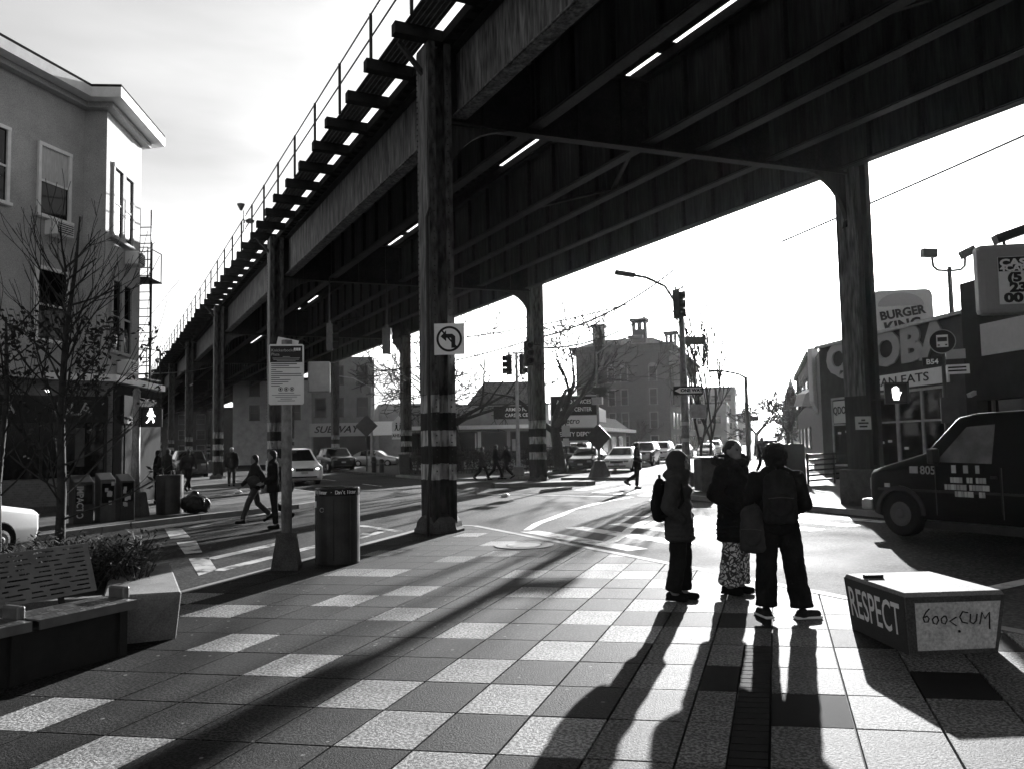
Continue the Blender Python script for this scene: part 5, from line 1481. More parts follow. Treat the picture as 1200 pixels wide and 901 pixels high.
# the near tree in the planter, still holding some dark leaves
nt = thing('planter_tree', 'slender tree with long bare whips and dry leaves in the planter', 'tree', (-5.15, 9.35, 0.34))
rg = random.Random(4)
tr = MB(); tr.tube([(0, 0, -0.05), (0.02, 0, 0.9), (-0.02, 0.02, 1.8), (0.03, 0, 2.7), (0.1, 0.05, 3.5), (0.14, 0.05, 4.1)], [0.06, 0.05, 0.043, 0.032, 0.02, 0.008], 8); tr.build('trunk', 'bark', nt, True)
cr = MB(); lvs = []
for k in range(46):
    z = 0.6 + 2.9 * (k / 45) ** 0.9
    a = k * 2.4 + rg.uniform(-0.4, 0.4)
    d = Vector((math.cos(a), math.sin(a), rg.uniform(0.35, 1.1))).normalized()
    grow(cr, Vector((0.02, 0, z)), d, rg.uniform(0.6, 1.15) * (1.15 - z / 6), 0.014, 2, rg, 0.5, 0.25, [lvs, 4 if 1.3 < z < 2.9 else 1], (2, 3), 0.07, 0.75, 0.003)
cr.build('crown', 'bark', nt)
lf = MB()
for c in lvs:
    if rg.random() < 0.55 or c.z > 2.9: continue
    for _ in range(5):
        c2 = c + Vector((rg.gauss(0, 0.05), rg.gauss(0, 0.05), rg.gauss(0, 0.05)))
        d1 = Vector((rg.gauss(0, 1), rg.gauss(0, 1), rg.gauss(0, 0.7))).normalized() * rg.uniform(0.025, 0.05); d2 = d1.orthogonal().normalized() * 0.018
        lf.quad(c2 - d1, c2 + d2, c2 + d1, c2 - d2)
lf.build('leaves', 'leaf', nt)
t = thing('planter_sapling', 'thin second stem at the far left edge of the planter', 'tree', (-5.75, 9.2, 0.34))
MB().tube([(0, 0, -0.05), (-0.02, 0, 1.0), (0.06, 0, 2.0), (0.03, 0, 2.9)], [0.05, 0.04, 0.03, 0.012], 8).build('trunk', 'bark', t, True)
cr = MB()
for k in range(14):
    a = k * 2.4
    grow(cr, Vector((0.02, 0, 0.9 + k * 0.13)), Vector((math.cos(a), math.sin(a), 0.9)).normalized(), 0.9, 0.012, 2, rg, 0.5, 0.25, None, (1, 2), 0.07, 0.75, 0.003)
cr.build('crown', 'bark', t)

# ------------------------------------------------------------------ fences
fn = thing('pavement_railing', 'low black horizontal rail fence on the pavement before the restaurant', 'fence', (10.25, 28.7, 0.06), math.atan2(2.6, 2.9))
for x in (0, 1.9, 3.8): MB().box(x - 0.03, x + 0.03, -0.03, 0.03, 0, 1.12).build('post', 'black_metal', fn)
for k in range(6): MB().box(-0.05, 3.85, -0.02, 0.02, 0.14 + k * 0.18, 0.2 + k * 0.18).build('rail', 'black_gloss', fn)
sbd = thing('sandwich_board', 'black sandwich board standing at the end of the low rail fence', 'sign board', (10.3, 30.6, 0.06), R(-8))
MB().add([(-0.5, -0.25, 0), (0.5, -0.25, 0), (0.5, 0.0, 1.45), (-0.5, 0.0, 1.45), (-0.5, -0.22, 0), (0.5, -0.22, 0), (0.5, 0.03, 1.45), (-0.5, 0.03, 1.45)], [(0, 1, 2, 3), (7, 6, 5, 4), (0, 4, 5, 1), (1, 5, 6, 2), (2, 6, 7, 3), (3, 7, 4, 0)]).build('front_board', 'black_metal', sbd)
MB().add([(-0.5, 0.35, 0), (0.5, 0.35, 0), (0.5, 0.04, 1.45), (-0.5, 0.04, 1.45), (-0.5, 0.32, 0), (0.5, 0.32, 0), (0.5, 0.032, 1.43), (-0.5, 0.032, 1.43)], [(3, 2, 1, 0), (4, 5, 6, 7), (0, 1, 5, 4), (1, 2, 6, 5), (2, 3, 7, 6), (3, 0, 4, 7)]).build('rear_board', 'black_metal', sbd)
ff = thing('park_fence', 'dark iron park fence of upright bars behind the pedestrians', 'fence', (-6.0, 47.5, 0.06), R(-4))
for k in range(56): MB().box(k * 0.15 - 0.012, k * 0.15 + 0.012, -0.012, 0.012, 0.02, 1.55).build('bar', 'black_metal', ff)
for z in (0.2, 1.4): MB().box(-0.1, 8.5, -0.02, 0.02, z, z + 0.05).build('rail', 'black_metal', ff)
hg = thing('clipped_hedge', 'dark low hedge growing behind the iron park fence', 'hedge', (-6.0, 48.4, 0.06), R(-4))
hb = MB(); rg = random.Random(8)
for k in range(2200):
    c = Vector((rg.uniform(0, 8.3), rg.uniform(-0.4, 0.5), 1.25 * math.sqrt(rg.random()))); d1 = Vector((rg.gauss(0, 1), rg.gauss(0, 1), rg.gauss(0, 1))).normalized() * 0.1; d2 = d1.orthogonal().normalized() * 0.06
    hb.quad(c - d1, c + d2, c + d1, c - d2)
hb.build('foliage', 'leaf', hg)
# cables
def cable(a, b, sag, lab, r=0.02):
    a, b = Vector(a), Vector(b)
    pts = [a.lerp(b, k / 14) - Vector((0, 0, sag * 4 * (k / 14) * (1 - k / 14))) for k in range(15)]
    c0 = pts[0]
    o = MB().tube([p - c0 for p in pts], r, 5).build('cable', 'black_metal')
    o.location = c0
    tag(o, lab, 'cable', 'overhead cables')
cable((11.8, 35, 10.2), (24.0, 28.6, 14.7), 0.05, 'single dark cable rising to the right past the right column', 0.045)
cable((1.0, 36, 6.3), (8.6, 42.0, 10.6), 0.5, 'upper cable climbing right from the middle column', 0.045)
cable((1.0, 36, 5.9), (9.0, 42.0, 9.7), 0.9, 'lower slack cable beside the middle column', 0.04)
cable((-6.0, 50, 8.0), (10.0, 46.0, 10.4), 0.5, 'long cable crossing behind the middle column', 0.04)
cable((-9.0, 53, 6.6), (1.2, 43.0, 7.2), 0.35, 'cable between the far column and the signal pole', 0.04)
cable((-12.7, 27.6, 4.3), (-30.5, 90, 12.0), 0.5, 'cable running from the stucco house under the sky gap', 0.025)
# ------------------------------------------------------------------ vehicles
def wheel(par, x, y, r, w, side, zb=0.0, hub='rim'):
    t_ = MB().tube([(-w / 2, 0, 0), (-w / 2 + 0.03, 0, 0), (w / 2 - 0.03, 0, 0), (w / 2, 0, 0)], [r - 0.03, r, r, r - 0.03], 24).build('wheel', 'rubber', par)
    t_.location = (x, y, r + zb)
    xo = side * w / 2
    MB().tube([(xo - side * 0.03, 0, 0), (xo + side * 0.006, 0, 0), (xo + side * 0.012, 0, 0)], [r * 0.56, r * 0.54, r * 0.4], 20).build('rim', hub, t_)
    MB().tube([(xo, 0, 0), (xo + side * 0.022, 0, 0), (xo + side * 0.03, 0, 0)], [r * 0.22, r * 0.2, r * 0.12], 12).build('hub_cap', hub, t_)
def inset_quad(q, k, off_):
    c = sum(q, Vector((0, 0, 0))) / 4
    n = (q[1] - q[0]).cross(q[3] - q[0]).normalized()
    return [c + (p - c) * k + n * off_ for p in q]
def car(name, lab, cat, loc_, rz, st, iw, ir, paint, r=0.32, ax=(-1.35, 1.35), tw=0.72, group=None, glass='glass', lamps=True, hub='rim', lampz=None, plate=True):
    """st: stations (y, z sill, z belt, z roof, half width, half roof width), front at -y; iw: windscreen interval, ir: rear screen interval"""
    t = thing(name, lab, cat, loc_, rz, group)
    m = MB()
    for (y, zs, zb, zr, wb, wr) in st:
        m.v += [(-wb * 0.93, y, zs), (-wb, y, zs + (zb - zs) * 0.45), (-wb * 0.985, y, zb), (-wr, y, zr), (wr, y, zr), (wb * 0.985, y, zb), (wb, y, zs + (zb - zs) * 0.45), (wb * 0.93, y, zs)]
    n = len(st)
    for i in range(n - 1):
        for k in range(8):
            m.f.append((i * 8 + k, (i + 1) * 8 + k, (i + 1) * 8 + (k + 1) % 8, i * 8 + (k + 1) % 8))
    m.f.append(tuple(range(8))); m.f.append(tuple((n - 1) * 8 + k for k in range(8))[::-1])
    V = [Vector(p) for p in m.v]
    body = m.build('body', paint, t, True)
    bv = body.modifiers.new('edge', 'BEVEL'); bv.width = 0.035; bv.segments = 3; bv.limit_method = 'ANGLE'; bv.angle_limit = R(14)
    def pane(q, nm='window', k=0.88):
        MB().add(inset_quad(q, k, 0.012), [(0, 1, 2, 3)]).build(nm, glass, t)
    i = iw; pane([V[i * 8 + 3], V[i * 8 + 4], V[(i + 1) * 8 + 4], V[(i + 1) * 8 + 3]], 'windscreen')
    if ir is not None:
        i = ir; pane([V[i * 8 + 3], V[i * 8 + 4], V[(i + 1) * 8 + 4], V[(i + 1) * 8 + 3]], 'rear_window')
    for i in range(iw, (ir if ir is not None else n - 2) + 1):
        if i == iw or i == ir:
            continue
        pane([V[i * 8 + 2], V[i * 8 + 3], V[(i + 1) * 8 + 3], V[(i + 1) * 8 + 2]], k=0.84); pane([V[(i + 1) * 8 + 5], V[(i + 1) * 8 + 4], V[i * 8 + 4], V[i * 8 + 5]], k=0.84)
    for y in ax:
        for s_ in (-1, 1):
            wheel(t, s_ * (tw + 0.05), y, r, 0.22, s_, hub=hub)
    y0, y1 = st[0][0], st[-1][0]
    zl = lampz or st[1][2] - 0.1
    if lamps:
        wq = st[1][4]
        for s_ in (-1, 1):
            MB().box(min(s_ * wq * 0.5, s_ * wq * 0.84), max(s_ * wq * 0.5, s_ * wq * 0.84), y0 - 0.012, st[1][0] + 0.12, zl - 0.05, zl + 0.07).build('headlamp', 'headlamp', t, bevel=0.025)
            MB().box(s_ * st[-2][4] * 0.85 - 0.1, s_ * st[-2][4] * 0.85 + 0.1, y1 - 0.1, y1 + 0.02, st[-2][2] - 0.25, st[-2][2] - 0.1).build('tail_lamp', 'dark_metal', t)
            MB().cbox((s_ * (st[iw][4] + 0.1), st[iw + 1][0] - 0.25, st[iw][2] + 0.08), (0.2, 0.1, 0.14)).build('mirror', paint, t, bevel=0.03)
        MB().box(-wq * 0.46, wq * 0.46, y0 - 0.02, y0 + 0.1, zl - 0.1, zl + 0.04).build('grille', 'black_metal', t)
        MB().box(-wq * 0.65, wq * 0.65, y0 - 0.02, y0 + 0.1, st[0][1] + 0.02, st[0][1] + 0.1).build('air_intake', 'black_metal', t)
        if plate: MB().box(-0.16, 0.16, y0 - 0.03, y0 - 0.021, zl - 0.22, zl - 0.12).build('number_plate', 'sign_grey', t)
    MB().box(-tw, tw, ax[0], ax[1], 0.16, 0.3).build('chassis', 'black_metal', t)
    return t
SEDAN = [(-2.25, .3, .6, .66, .68, .58), (-2.12, .22, .72, .78, .83, .7), (-1.1, .2, .88, .96, .88, .76), (-.3, .2, .93, 1.42, .89, .6), (.55, .2, .95, 1.46, .89, .61), (1.2, .2, .97, 1.4, .88, .6), (1.85, .22, .99, 1.07, .86, .68), (2.2, .25, .95, 1.02, .8, .64), (2.28, .35, .8, .85, .72, .58)]
SUVS = [(-2.3, .4, .85, .9, .74, .64), (-2.18, .3, .98, 1.04, .9, .78), (-1.15, .28, 1.08, 1.16, .93, .82), (-.55, .28, 1.12, 1.7, .94, .7), (.5, .28, 1.14, 1.76, .94, .71), (1.5, .28, 1.15, 1.74, .94, .71), (2.15, .3, 1.16, 1.68, .92, .7), (2.32, .35, 1.1, 1.2, .88, .74)]
MINIV = [(-2.5, .32, .72, .78, .74, .62), (-2.36, .22, .86, .92, .92, .78), (-1.5, .2, 1.0, 1.1, .97, .84), (-.55, .2, 1.06, 1.7, .98, .74), (.6, .2, 1.08, 1.76, .98, .75), (1.7, .2, 1.1, 1.74, .97, .75), (2.35, .24, 1.1, 1.62, .95, .72), (2.52, .3, 1.0, 1.1, .9, .74)]
RU = lambda hx, hy: math.atan2(hx, -hy)       # rotation so that the front (-y) points along (hx, hy)
tow_b = RU(-B_.x, -B_.y); tow_u = RU(-U_.x, -U_.y); awy_u = RU(U_.x, U_.y)
car('minivan', 'white minivan with lit headlamps driving towards us beneath the tracks', 'minivan', (-11.1, 41.5, ZR), tow_u, MINIV, 2, 6, 'car_white', 0.34, (-1.5, 1.5), 0.8)
for ch_ in bpy.data.objects['minivan'].children:
    if ch_.name.split('.')[0] == 'headlamp':
        c_ = sum((Vector(v.co) for v in ch_.data.vertices), Vector((0, 0, 0))) / 8
        MB().ball(c_ + Vector((0, -0.13, 0)), (0.1, 0.035, 0.045)).build('bulb', 'lamp_on', ch_)
car('parked_suv', 'dark sport utility car following behind the white minivan', 'car', (-13.2, 61.0, ZR), tow_u, SUVS, 2, 6, 'car_dark', 0.37, (-1.4, 1.4), 0.78)
car('silver_car', 'pale car partly hidden behind the far bollards', 'car', (-12.2, 73.0, ZR), R(80), SEDAN, 2, 5, 'car_silver')
car('dark_car', 'black sedan first in line left of the white sedan', 'car', (4.75, 52.4, ZR), tow_b, SEDAN, 2, 5, 'car_dark')
car('white_car', 'white sedan waiting at the zebra crossing', 'car', (6.75, 50.6, ZR), tow_b, SEDAN, 2, 5, 'car_white')
car('dark_suv', 'dark sport utility car behind the waiting white sedan', 'car', (9.7, 61.0, ZR), tow_b, SUVS, 2, 6, 'car_dark', 0.37, (-1.4, 1.4), 0.78)
car('white_suv', 'boxy white sport utility car further back beyond the striding person', 'car', (12.4, 69.0, ZR), tow_b, SUVS, 2, 6, 'car_white', 0.38, (-1.4, 1.4), 0.78)
car('avenue_car', 'white sedan on the avenue just right of the lamp pole', 'car', (16.6, 80.5, ZR), tow_b, SEDAN, 2, 5, 'car_white')
car('avenue_car', 'silver sedan on the avenue behind the thin saplings', 'car', (20.2, 86.0, ZR), tow_b, SEDAN, 2, 5, 'car_silver')
car('avenue_car', 'white sport utility car far along the avenue above the bin', 'car', (23.4, 96.0, ZR), tow_b, SUVS, 2, 6, 'car_white', 0.37, (-1.4, 1.4), 0.78)
car('avenue_car', 'distant silver sedan at the far end of the queue', 'car', (29.0, 108.0, ZR), tow_b, SEDAN, 2, 5, 'car_silver')
car('avenue_car', 'dark car parked by the dark row house pavement', 'car', (22.3, 72.0, ZR), tow_b, SUVS, 2, 6, 'car_dark', 0.37, (-1.4, 1.4), 0.78)
car('side_car', 'black sedan parked side on behind the bare street tree', 'car', (3.0, 55.2, 0.06), R(-80), SEDAN, 2, 5, 'car_dark')
car('dark_van', 'black box car standing under the low wing eave', 'van', (5.3, 66.0, ZR), tow_b, SUVS, 2, 6, 'car_dark', 0.4, (-1.4, 1.4), 0.78)
car('edge_car', 'white sedan at the left frame edge behind the planter tree', 'car', (-9.8, 12.75, ZR), RU(B_.x, B_.y), SEDAN, 2, 5, 'car_white')
car('shaded_car', 'dark car parked in the shade beneath the tracks', 'car', (-20.5, 52.0, ZR), tow_u, SUVS, 2, 6, 'car_dark', 0.37, (-1.4, 1.4), 0.78)
car('shaded_car', 'silver sedan parked deeper in the shade beneath the tracks', 'car', (-27.0, 66.0, ZR), tow_u, SEDAN, 2, 5, 'car_silver')
# the near van
VAN = [(-2.46, .46, .98, 1.04, .86, .78), (-2.41, .36, 1.08, 1.16, .93, .83), (-2.2, .32, 1.14, 1.22, .98, .85), (-1.3, .32, 1.2, 1.47, .99, .85), (-.68, .32, 1.24, 2.06, 1.0, .82), (-.35, .32, 1.25, 2.12, 1.0, .82), (.52, .32, 1.25, 2.14, 1.0, .82), (1.7, .32, 1.25, 2.14, 1.0, .82), (3.0, .32, 1.25, 2.12, 1.0, .82), (3.1, .4, 1.2, 2.0, .96, .78)]
vn = car('van', 'black panel van with number and lettering on its door at the right edge', 'van', (8.54, 13.58, ZR), awy_u, VAN, 3, 8, 'van_paint', 0.395, (-1.75, 1.75), 0.84, lamps=False, hub='van_hub')
for ch_ in list(vn.children):
    if ch_.name.split('.')[0] == 'window': bpy.data.objects.remove(ch_)
for s_ in (-1, 1):
    f = MB().add([(s_ * 1.0, -1.0, 1.32), (s_ * 1.0, -0.02, 1.3), (s_ * 0.85, -0.02, 1.93), (s_ * 0.862, -0.5, 1.9)], [(0, 1, 2, 3) if s_ > 0 else (3, 2, 1, 0)]).build('door_window', 'van_glass', vn)
    f.location = (s_ * 0.012, 0, 0)
    MB().box(s_ * 1.0 - 0.0, s_ * 1.0 + s_ * 0.012, 0.1, 0.112, 0.5, 1.25).build('door_seam', 'ink', vn) if s_ > 0 else None
    MB().cbox((s_ * 1.14, -0.95, 1.42), (0.2, 0.12, 0.26)).build('mirror', 'black_metal', vn, bevel=0.03)
    MB().bar((s_ * 0.98, -0.95, 1.36), (s_ * 1.1, -0.95, 1.4), 0.05, 0.05).build('mirror_arm', 'black_metal', vn)
    MB().box(s_ * 0.72 - 0.13, s_ * 0.72 + 0.13, -2.5, -2.3, 0.78, 1.02).build('headlamp', 'headlamp', vn, bevel=0.03)
    MB().box(s_ * 0.985, s_ * 0.985 + s_ * 0.02, -2.2, 2.9, 0.8, 0.84).build('side_trim', 'black_metal', vn)
MB().box(-0.92, 0.92, -2.66, -2.42, 0.42, 0.62).build('bumper', 'galvanised', vn, bevel=0.04)
MB().box(-0.5, 0.5, -2.49, -2.4, 0.7, 1.0).build('grille', 'black_metal', vn)
RX = (math.pi / 2, 0, math.pi / 2)
text('805', 0.2, (1.0, -1.32, 1.17), 'letter_grey', vn, rot=RX, ax='LEFT', ext=0.003, bold=0.002)
MB().box(0.995, 1.008, -1.52, -1.36, 1.12, 1.24).build('flag_decal', 'letter_grey', vn)
rg = random.Random(12)
def blocks(y, z, n, w, h, gap):
    for k in range(n):
        o = MB().box(1.0, 1.012, y, y + w * rg.uniform(0.8, 1.1), z, z + h).build('lettering', 'letter_grey' if rg.random() < 0.5 else 'sign_grey', vn)
        y += w + gap
blocks(-0.72, 1.14, 3, 0.08, 0.13, 0.13)
blocks(-0.75, 0.98, 4, 0.05, 0.09, 0.006); blocks(-0.46, 0.98, 2, 0.05, 0.09, 0.006); blocks(-0.3, 0.98, 3, 0.05, 0.09, 0.006)
blocks(-0.86, 0.86, 7, 0.05, 0.09, 0.006); blocks(-0.42, 0.86, 6, 0.05, 0.09, 0.006)
blocks(-0.68, 0.75, 6, 0.05, 0.09, 0.006); blocks(-0.26, 0.75, 2, 0.05, 0.09, 0.006)
for y_ in (-1.04, 0.12, 1.35): MB().box(0.995, 1.006, y_, y_ + 0.012, 0.42, 1.24).build('panel_seam', 'dark_metal', vn)
MB().box(0.985, 1.006, -2.05, -1.95, 0.86, 0.93).build('side_marker', 'sign_grey', vn)
wa = MB()
for k in range(14):
    a0, a1 = math.pi * k / 14, math.pi * (k + 1) / 14
    Pq = lambda r_, a: (0.985, -1.75 + r_ * math.cos(a), 0.395 + r_ * math.sin(a))
    q0, q1, q2, q3 = Pq(0.43, a0), Pq(0.43, a1), Pq(0.5, a1), Pq(0.5, a0)
    wa.add([q0, q1, q2, q3] + [(p[0] + 0.035, p[1], p[2]) for p in (q0, q1, q2, q3)], [(0, 1, 2, 3), (7, 6, 5, 4), (0, 4, 5, 1), (1, 5, 6, 2), (2, 6, 7, 3), (3, 7, 4, 0)])
wa.build('wheel_arch', 'black_metal', vn)
MB().box(1.0, 1.03, -0.05, 0.06, 1.06, 1.1).build('door_handle', 'black_metal', vn)

# ------------------------------------------------------------------ people
def V3(x, y, z): return Vector((x, y, z))
STAND = dict(legL=[(0.09, 0, .92), (0.1, -.01, .5), (0.1, 0.02, .08)], legR=[(-0.09, 0, .92), (-0.1, -.01, .5), (-0.1, 0.02, .08)],
             armL=[(0.19, 0, 1.4), (0.25, .03, 1.13), (0.24, -.08, .88)], armR=[(-0.19, 0, 1.4), (-0.25, .03, 1.13), (-0.24, -.08, .88)])
WALK = dict(legL=[(0.08, 0, .91), (0.09, -.2, .52), (0.09, -.33, .1)], legR=[(-0.08, 0, .91), (-0.09, .08, .5), (-0.09, .4, .2)],
            armL=[(0.19, 0, 1.4), (0.24, .15, 1.14), (0.24, .12, .9)], armR=[(-0.19, 0, 1.4), (-0.24, -.1, 1.14), (-0.22, -.28, .96)])
WALK2 = dict(legL=[(0.08, 0, .91), (0.09, .02, .5), (0.09, .05, .08)], legR=[(-0.08, 0, .91), (-0.09, .04, .52), (-0.09, .42, .3)],
             armL=[(0.19, 0, 1.4), (0.23, .02, 1.13), (0.2, -.2, 1.02)], armR=[(-0.19, 0, 1.4), (-0.23, .02, 1.13), (-0.2, -.2, 1.02)])
def hand(mb, w, d, sd):
    """palm with five separate, slightly curled fingers; w wrist, d direction, sd side towards the thumb"""
    d = Vector(d).normalized(); sd = Vector(sd); sd = (sd - d * sd.dot(d)).normalized(); nn = d.cross(sd)
    mb.cap(w, 0.028, w + d * 0.075, 0.034, 10)
    for k, ln in enumerate((0.075, 0.085, 0.08, 0.062)):
        r0 = w + d * 0.085 + sd * (0.03 - k * 0.02)
        mid = r0 + d * ln * 0.55 + nn * 0.012
        mb.cap(r0, 0.0095, mid, 0.009, 8); mb.cap(mid, 0.009, mid + d * ln * 0.35 + nn * 0.025, 0.0075, 8)
    r0 = w + d * 0.03 + sd * 0.028
    mb.cap(r0, 0.013, r0 + sd * 0.03 + d * 0.035, 0.011, 8); mb.cap(r0 + sd * 0.03 + d * 0.035, 0.011, r0 + sd * 0.035 + d * 0.068, 0.009, 8)
def person(lab, loc_, rz, h, pose, coat='cloth_black', legs='cloth_black', hair='hair', vox=0.03, coat_len=0.8, hood=False, bulk=1.0, head_turn=0.0, lean=0.0, hair_style='short', flare=0.0,
           leg_r=(0.085, 0.062, 0.055), shoe='cloth_black', near=False, group=None, hands=True, puff=0.0, toes=(0, 0)):
    t = thing('person', lab, 'person', loc_, rz, group)
    t.scale = (h / 1.72,) * 3
    P = {k: [V3(*p) for p in v] for k, v in pose.items()}
    LN = lambda v: v + V3(0, -lean * max(0.0, v.z - 0.9), 0)
    hc = LN(V3(0, -0.03, 1.595)); Rt = Matrix.Rotation(head_turn, 3, 'Z')
    hp2 = lambda x, y, z: hc + Rt @ V3(x, y, z)
    # body: one continuous figure
    b = MB()
    b.ball(hc + V3(0, 0, 0.02), (0.078, 0.095, 0.105), 14, 12, Rt); b.ball(hp2(0, -0.03, -0.05), (0.058, 0.062, 0.07), 12, 8, Rt)
    b.cap(LN(V3(0, 0, 1.4)), 0.062, hc + V3(0, 0.015, -0.06), 0.052)
    if near:
        b.ball(hp2(0, -0.098, -0.012), (0.013, 0.02, 0.022)); b.cap(hp2(0, -0.088, 0.028), 0.008, hp2(0, -0.104, -0.01), 0.011, 8)
        b.ball(hp2(0, -0.083, -0.052), (0.026, 0.014, 0.011)); b.ball(hp2(0, -0.075, -0.098), (0.025, 0.02, 0.018))
        for s in (-1, 1): b.ball(hp2(s * 0.08, 0.01, 0.0), (0.014, 0.022, 0.032)); b.ball(hp2(s * 0.033, -0.078, 0.045), (0.025, 0.014, 0.01))
    b.ball(LN(V3(0, 0, 1.25)), (0.165, 0.105, 0.22), 14, 10); b.ball(LN(V3(0, 0, 1.02)), (0.15, 0.1, 0.17), 14, 10)
    for k in ('legL', 'legR'):
        p = P[k]; b.cap(p[0], 0.078, p[1], 0.05); b.cap(p[1], 0.05, p[2], 0.036); b.cap(p[2], 0.035, p[2] + V3(0, -0.1, -0.04), 0.03)
    for k in ('armL', 'armR'):
        p = [LN(q) for q in P[k]]; b.cap(p[0], 0.052, p[1], 0.04); b.cap(p[1], 0.04, p[2], 0.028)
        d = (p[2] - p[1]).normalized()
        if near and not hands: pass
        elif near: hand(b, p[2], d, V3(0, -1, 0.2))
        else: b.cap(p[2], 0.03, p[2] + d * 0.12, 0.03)
    b.remesh('body', 'skin', vox * (0.6 if near else 1), 2, 0.4, t)
    # trousers
    q = MB()
    q.ball(V3(0, 0, 0.95), (0.165 * bulk, 0.125 * bulk, 0.13), 14, 10)
    for k in ('legL', 'legR'):
        p = P[k]; q.cap(p[0], leg_r[0] + 0.012, p[1], leg_r[1] + 0.012, 14)
        e_ = p[1].lerp(p[2], 0.93); q.tube([p[1], p[1].lerp(e_, 0.5), e_], [leg_r[1] + 0.012, (leg_r[1] + leg_r[2]) / 2 + 0.012, leg_r[2] + 0.012], 14); q.ball(p[1], leg_r[1] + 0.012)
    q.remesh('trousers', legs, vox, 2, 0.4, t, 0.012 if near else 0, 9)
    # shoes
    for k, ta in (('legL', toes[0]), ('legR', toes[1])):
        a = P[k][2]
        lift = 1 if a.z > 0.15 else 0
        sh = MB(); tilt = 0.0 if not lift else -0.1
        sh.ball(a + V3(0, 0.03, -0.02), (0.048, 0.055, 0.05)); TM = Matrix.Rotation(ta, 3, 'Z')
        sh.cap(a + TM @ V3(0, 0.03, -0.035), 0.044, a + TM @ V3(0, -0.15, -0.042 + tilt), 0.04, 10)
        sh.cbox(a + TM @ V3(0, -0.045, -0.064), (0.088, 0.25, 0.028), TM) if not lift else None
        so = sh.remesh('shoe', 'cloth_black' if shoe == 'cloth_black' else 'cloth_dark', max(0.012, vox * 0.7), 1, 0.4, t)
        if near and shoe != 'cloth_black':
            MB().cbox(a + TM @ V3(0, -0.05, -0.07), (0.1, 0.28, 0.028), TM).build('sole', 'sole', so, bevel=0.012)
    # coat
    c = MB()
    cs = [(1.44, .1, .085), (1.40, .19, .115), (1.28, .2 , .135), (1.1, .185, .135), (0.98, .19, .14)]
    for z, rx, ry in cs:
        if z > coat_len: c.ball(LN(V3(0, 0, z)), (rx * bulk, ry * bulk, 0.14 if z < 1.42 else 0.07), 14, 10)
    zb = 0.98
    while zb > coat_len:
        w_ = 0.19 + flare * (0.98 - zb)
        c.lathe([(1, -0.03), (1, 0.06)], 16, (0, 0, 0)) if False else c.ball(LN(V3(0, 0, zb)), (w_ * bulk, (0.14 + flare * 0.6 * (0.98 - zb)) * bulk, 0.06), 16, 8)
        zb -= 0.05
    for k in ('armL', 'armR'):
        p = [LN(v) for v in P[k]]; e_ = p[1].lerp(p[2], 0.94)
        c.cap(p[0], 0.078 * bulk, p[1], 0.068 * bulk, 14); c.cap(p[1], 0.068 * bulk, e_, 0.055 * bulk, 14)
    c.cap(LN(V3(0, 0.02, 1.42)), 0.085, LN(V3(0, 0.01, 1.5)), 0.075)
    if hood:
        c.ball(hc + V3(0, 0.03, 0.015), (0.118, 0.135, 0.148), 16, 12, Rt); c.ball(LN(V3(0, 0.08, 1.46)), (0.13, 0.1, 0.08))
        c.cap(hp2(0, -0.07, -0.115), 0.06, LN(V3(0, -0.05, 1.4)), 0.075)
    co = c.remesh('coat', coat, vox, 3, 0.5, t, (0.016 if puff else 0.013) if near else 0, 9)
    if hood:                                 # open the hood in front so the face shows
        m_ = co.data
        import bmesh as _b
        bm = _b.new(); bm.from_mesh(m_)
        fc = hp2(0, -0.145, 0.0)
        kill = [v for v in bm.verts if ((v.co - fc).length < 0.088)]
        _b.ops.delete(bm, geom=kill, context='VERTS'); bm.to_mesh(m_); bm.free()
    # hair
    if not hood:
        hb = MB()
        hb.ball(hp2(0, 0.02, 0.045), (0.088, 0.096, 0.095), 14, 10, Rt); hb.ball(hp2(0, 0.05, -0.01), (0.08, 0.065, 0.09), 14, 10, Rt)
        jt, js = 0.006, 30
        if hair_style == 'curly':
            hb = MB()
            hb.ball(hp2(0, 0.02, 0.05), (0.122, 0.125, 0.118), 20, 14, Rt); hb.ball(hp2(0, 0.045, -0.03), (0.105, 0.085, 0.085), 16, 10, Rt)
            jt, js = 0.016, 26
        if hair_style == 'bun': hb.ball(hp2(0, 0.11, 0.02), 0.05)
        hb.remesh('hair', hair, max(0.011, vox * 0.6), 1, 0.4, t, jt if near else 0, js)
        if near and hair_style != 'curly':
            pass
    if near:
        for s in (-1, 1):
            e = MB().ball(hp2(s * 0.033, -0.086, 0.022), (0.014, 0.008, 0.008), 10, 7, Rt).build('eye', 'ink', t, True)
    return t
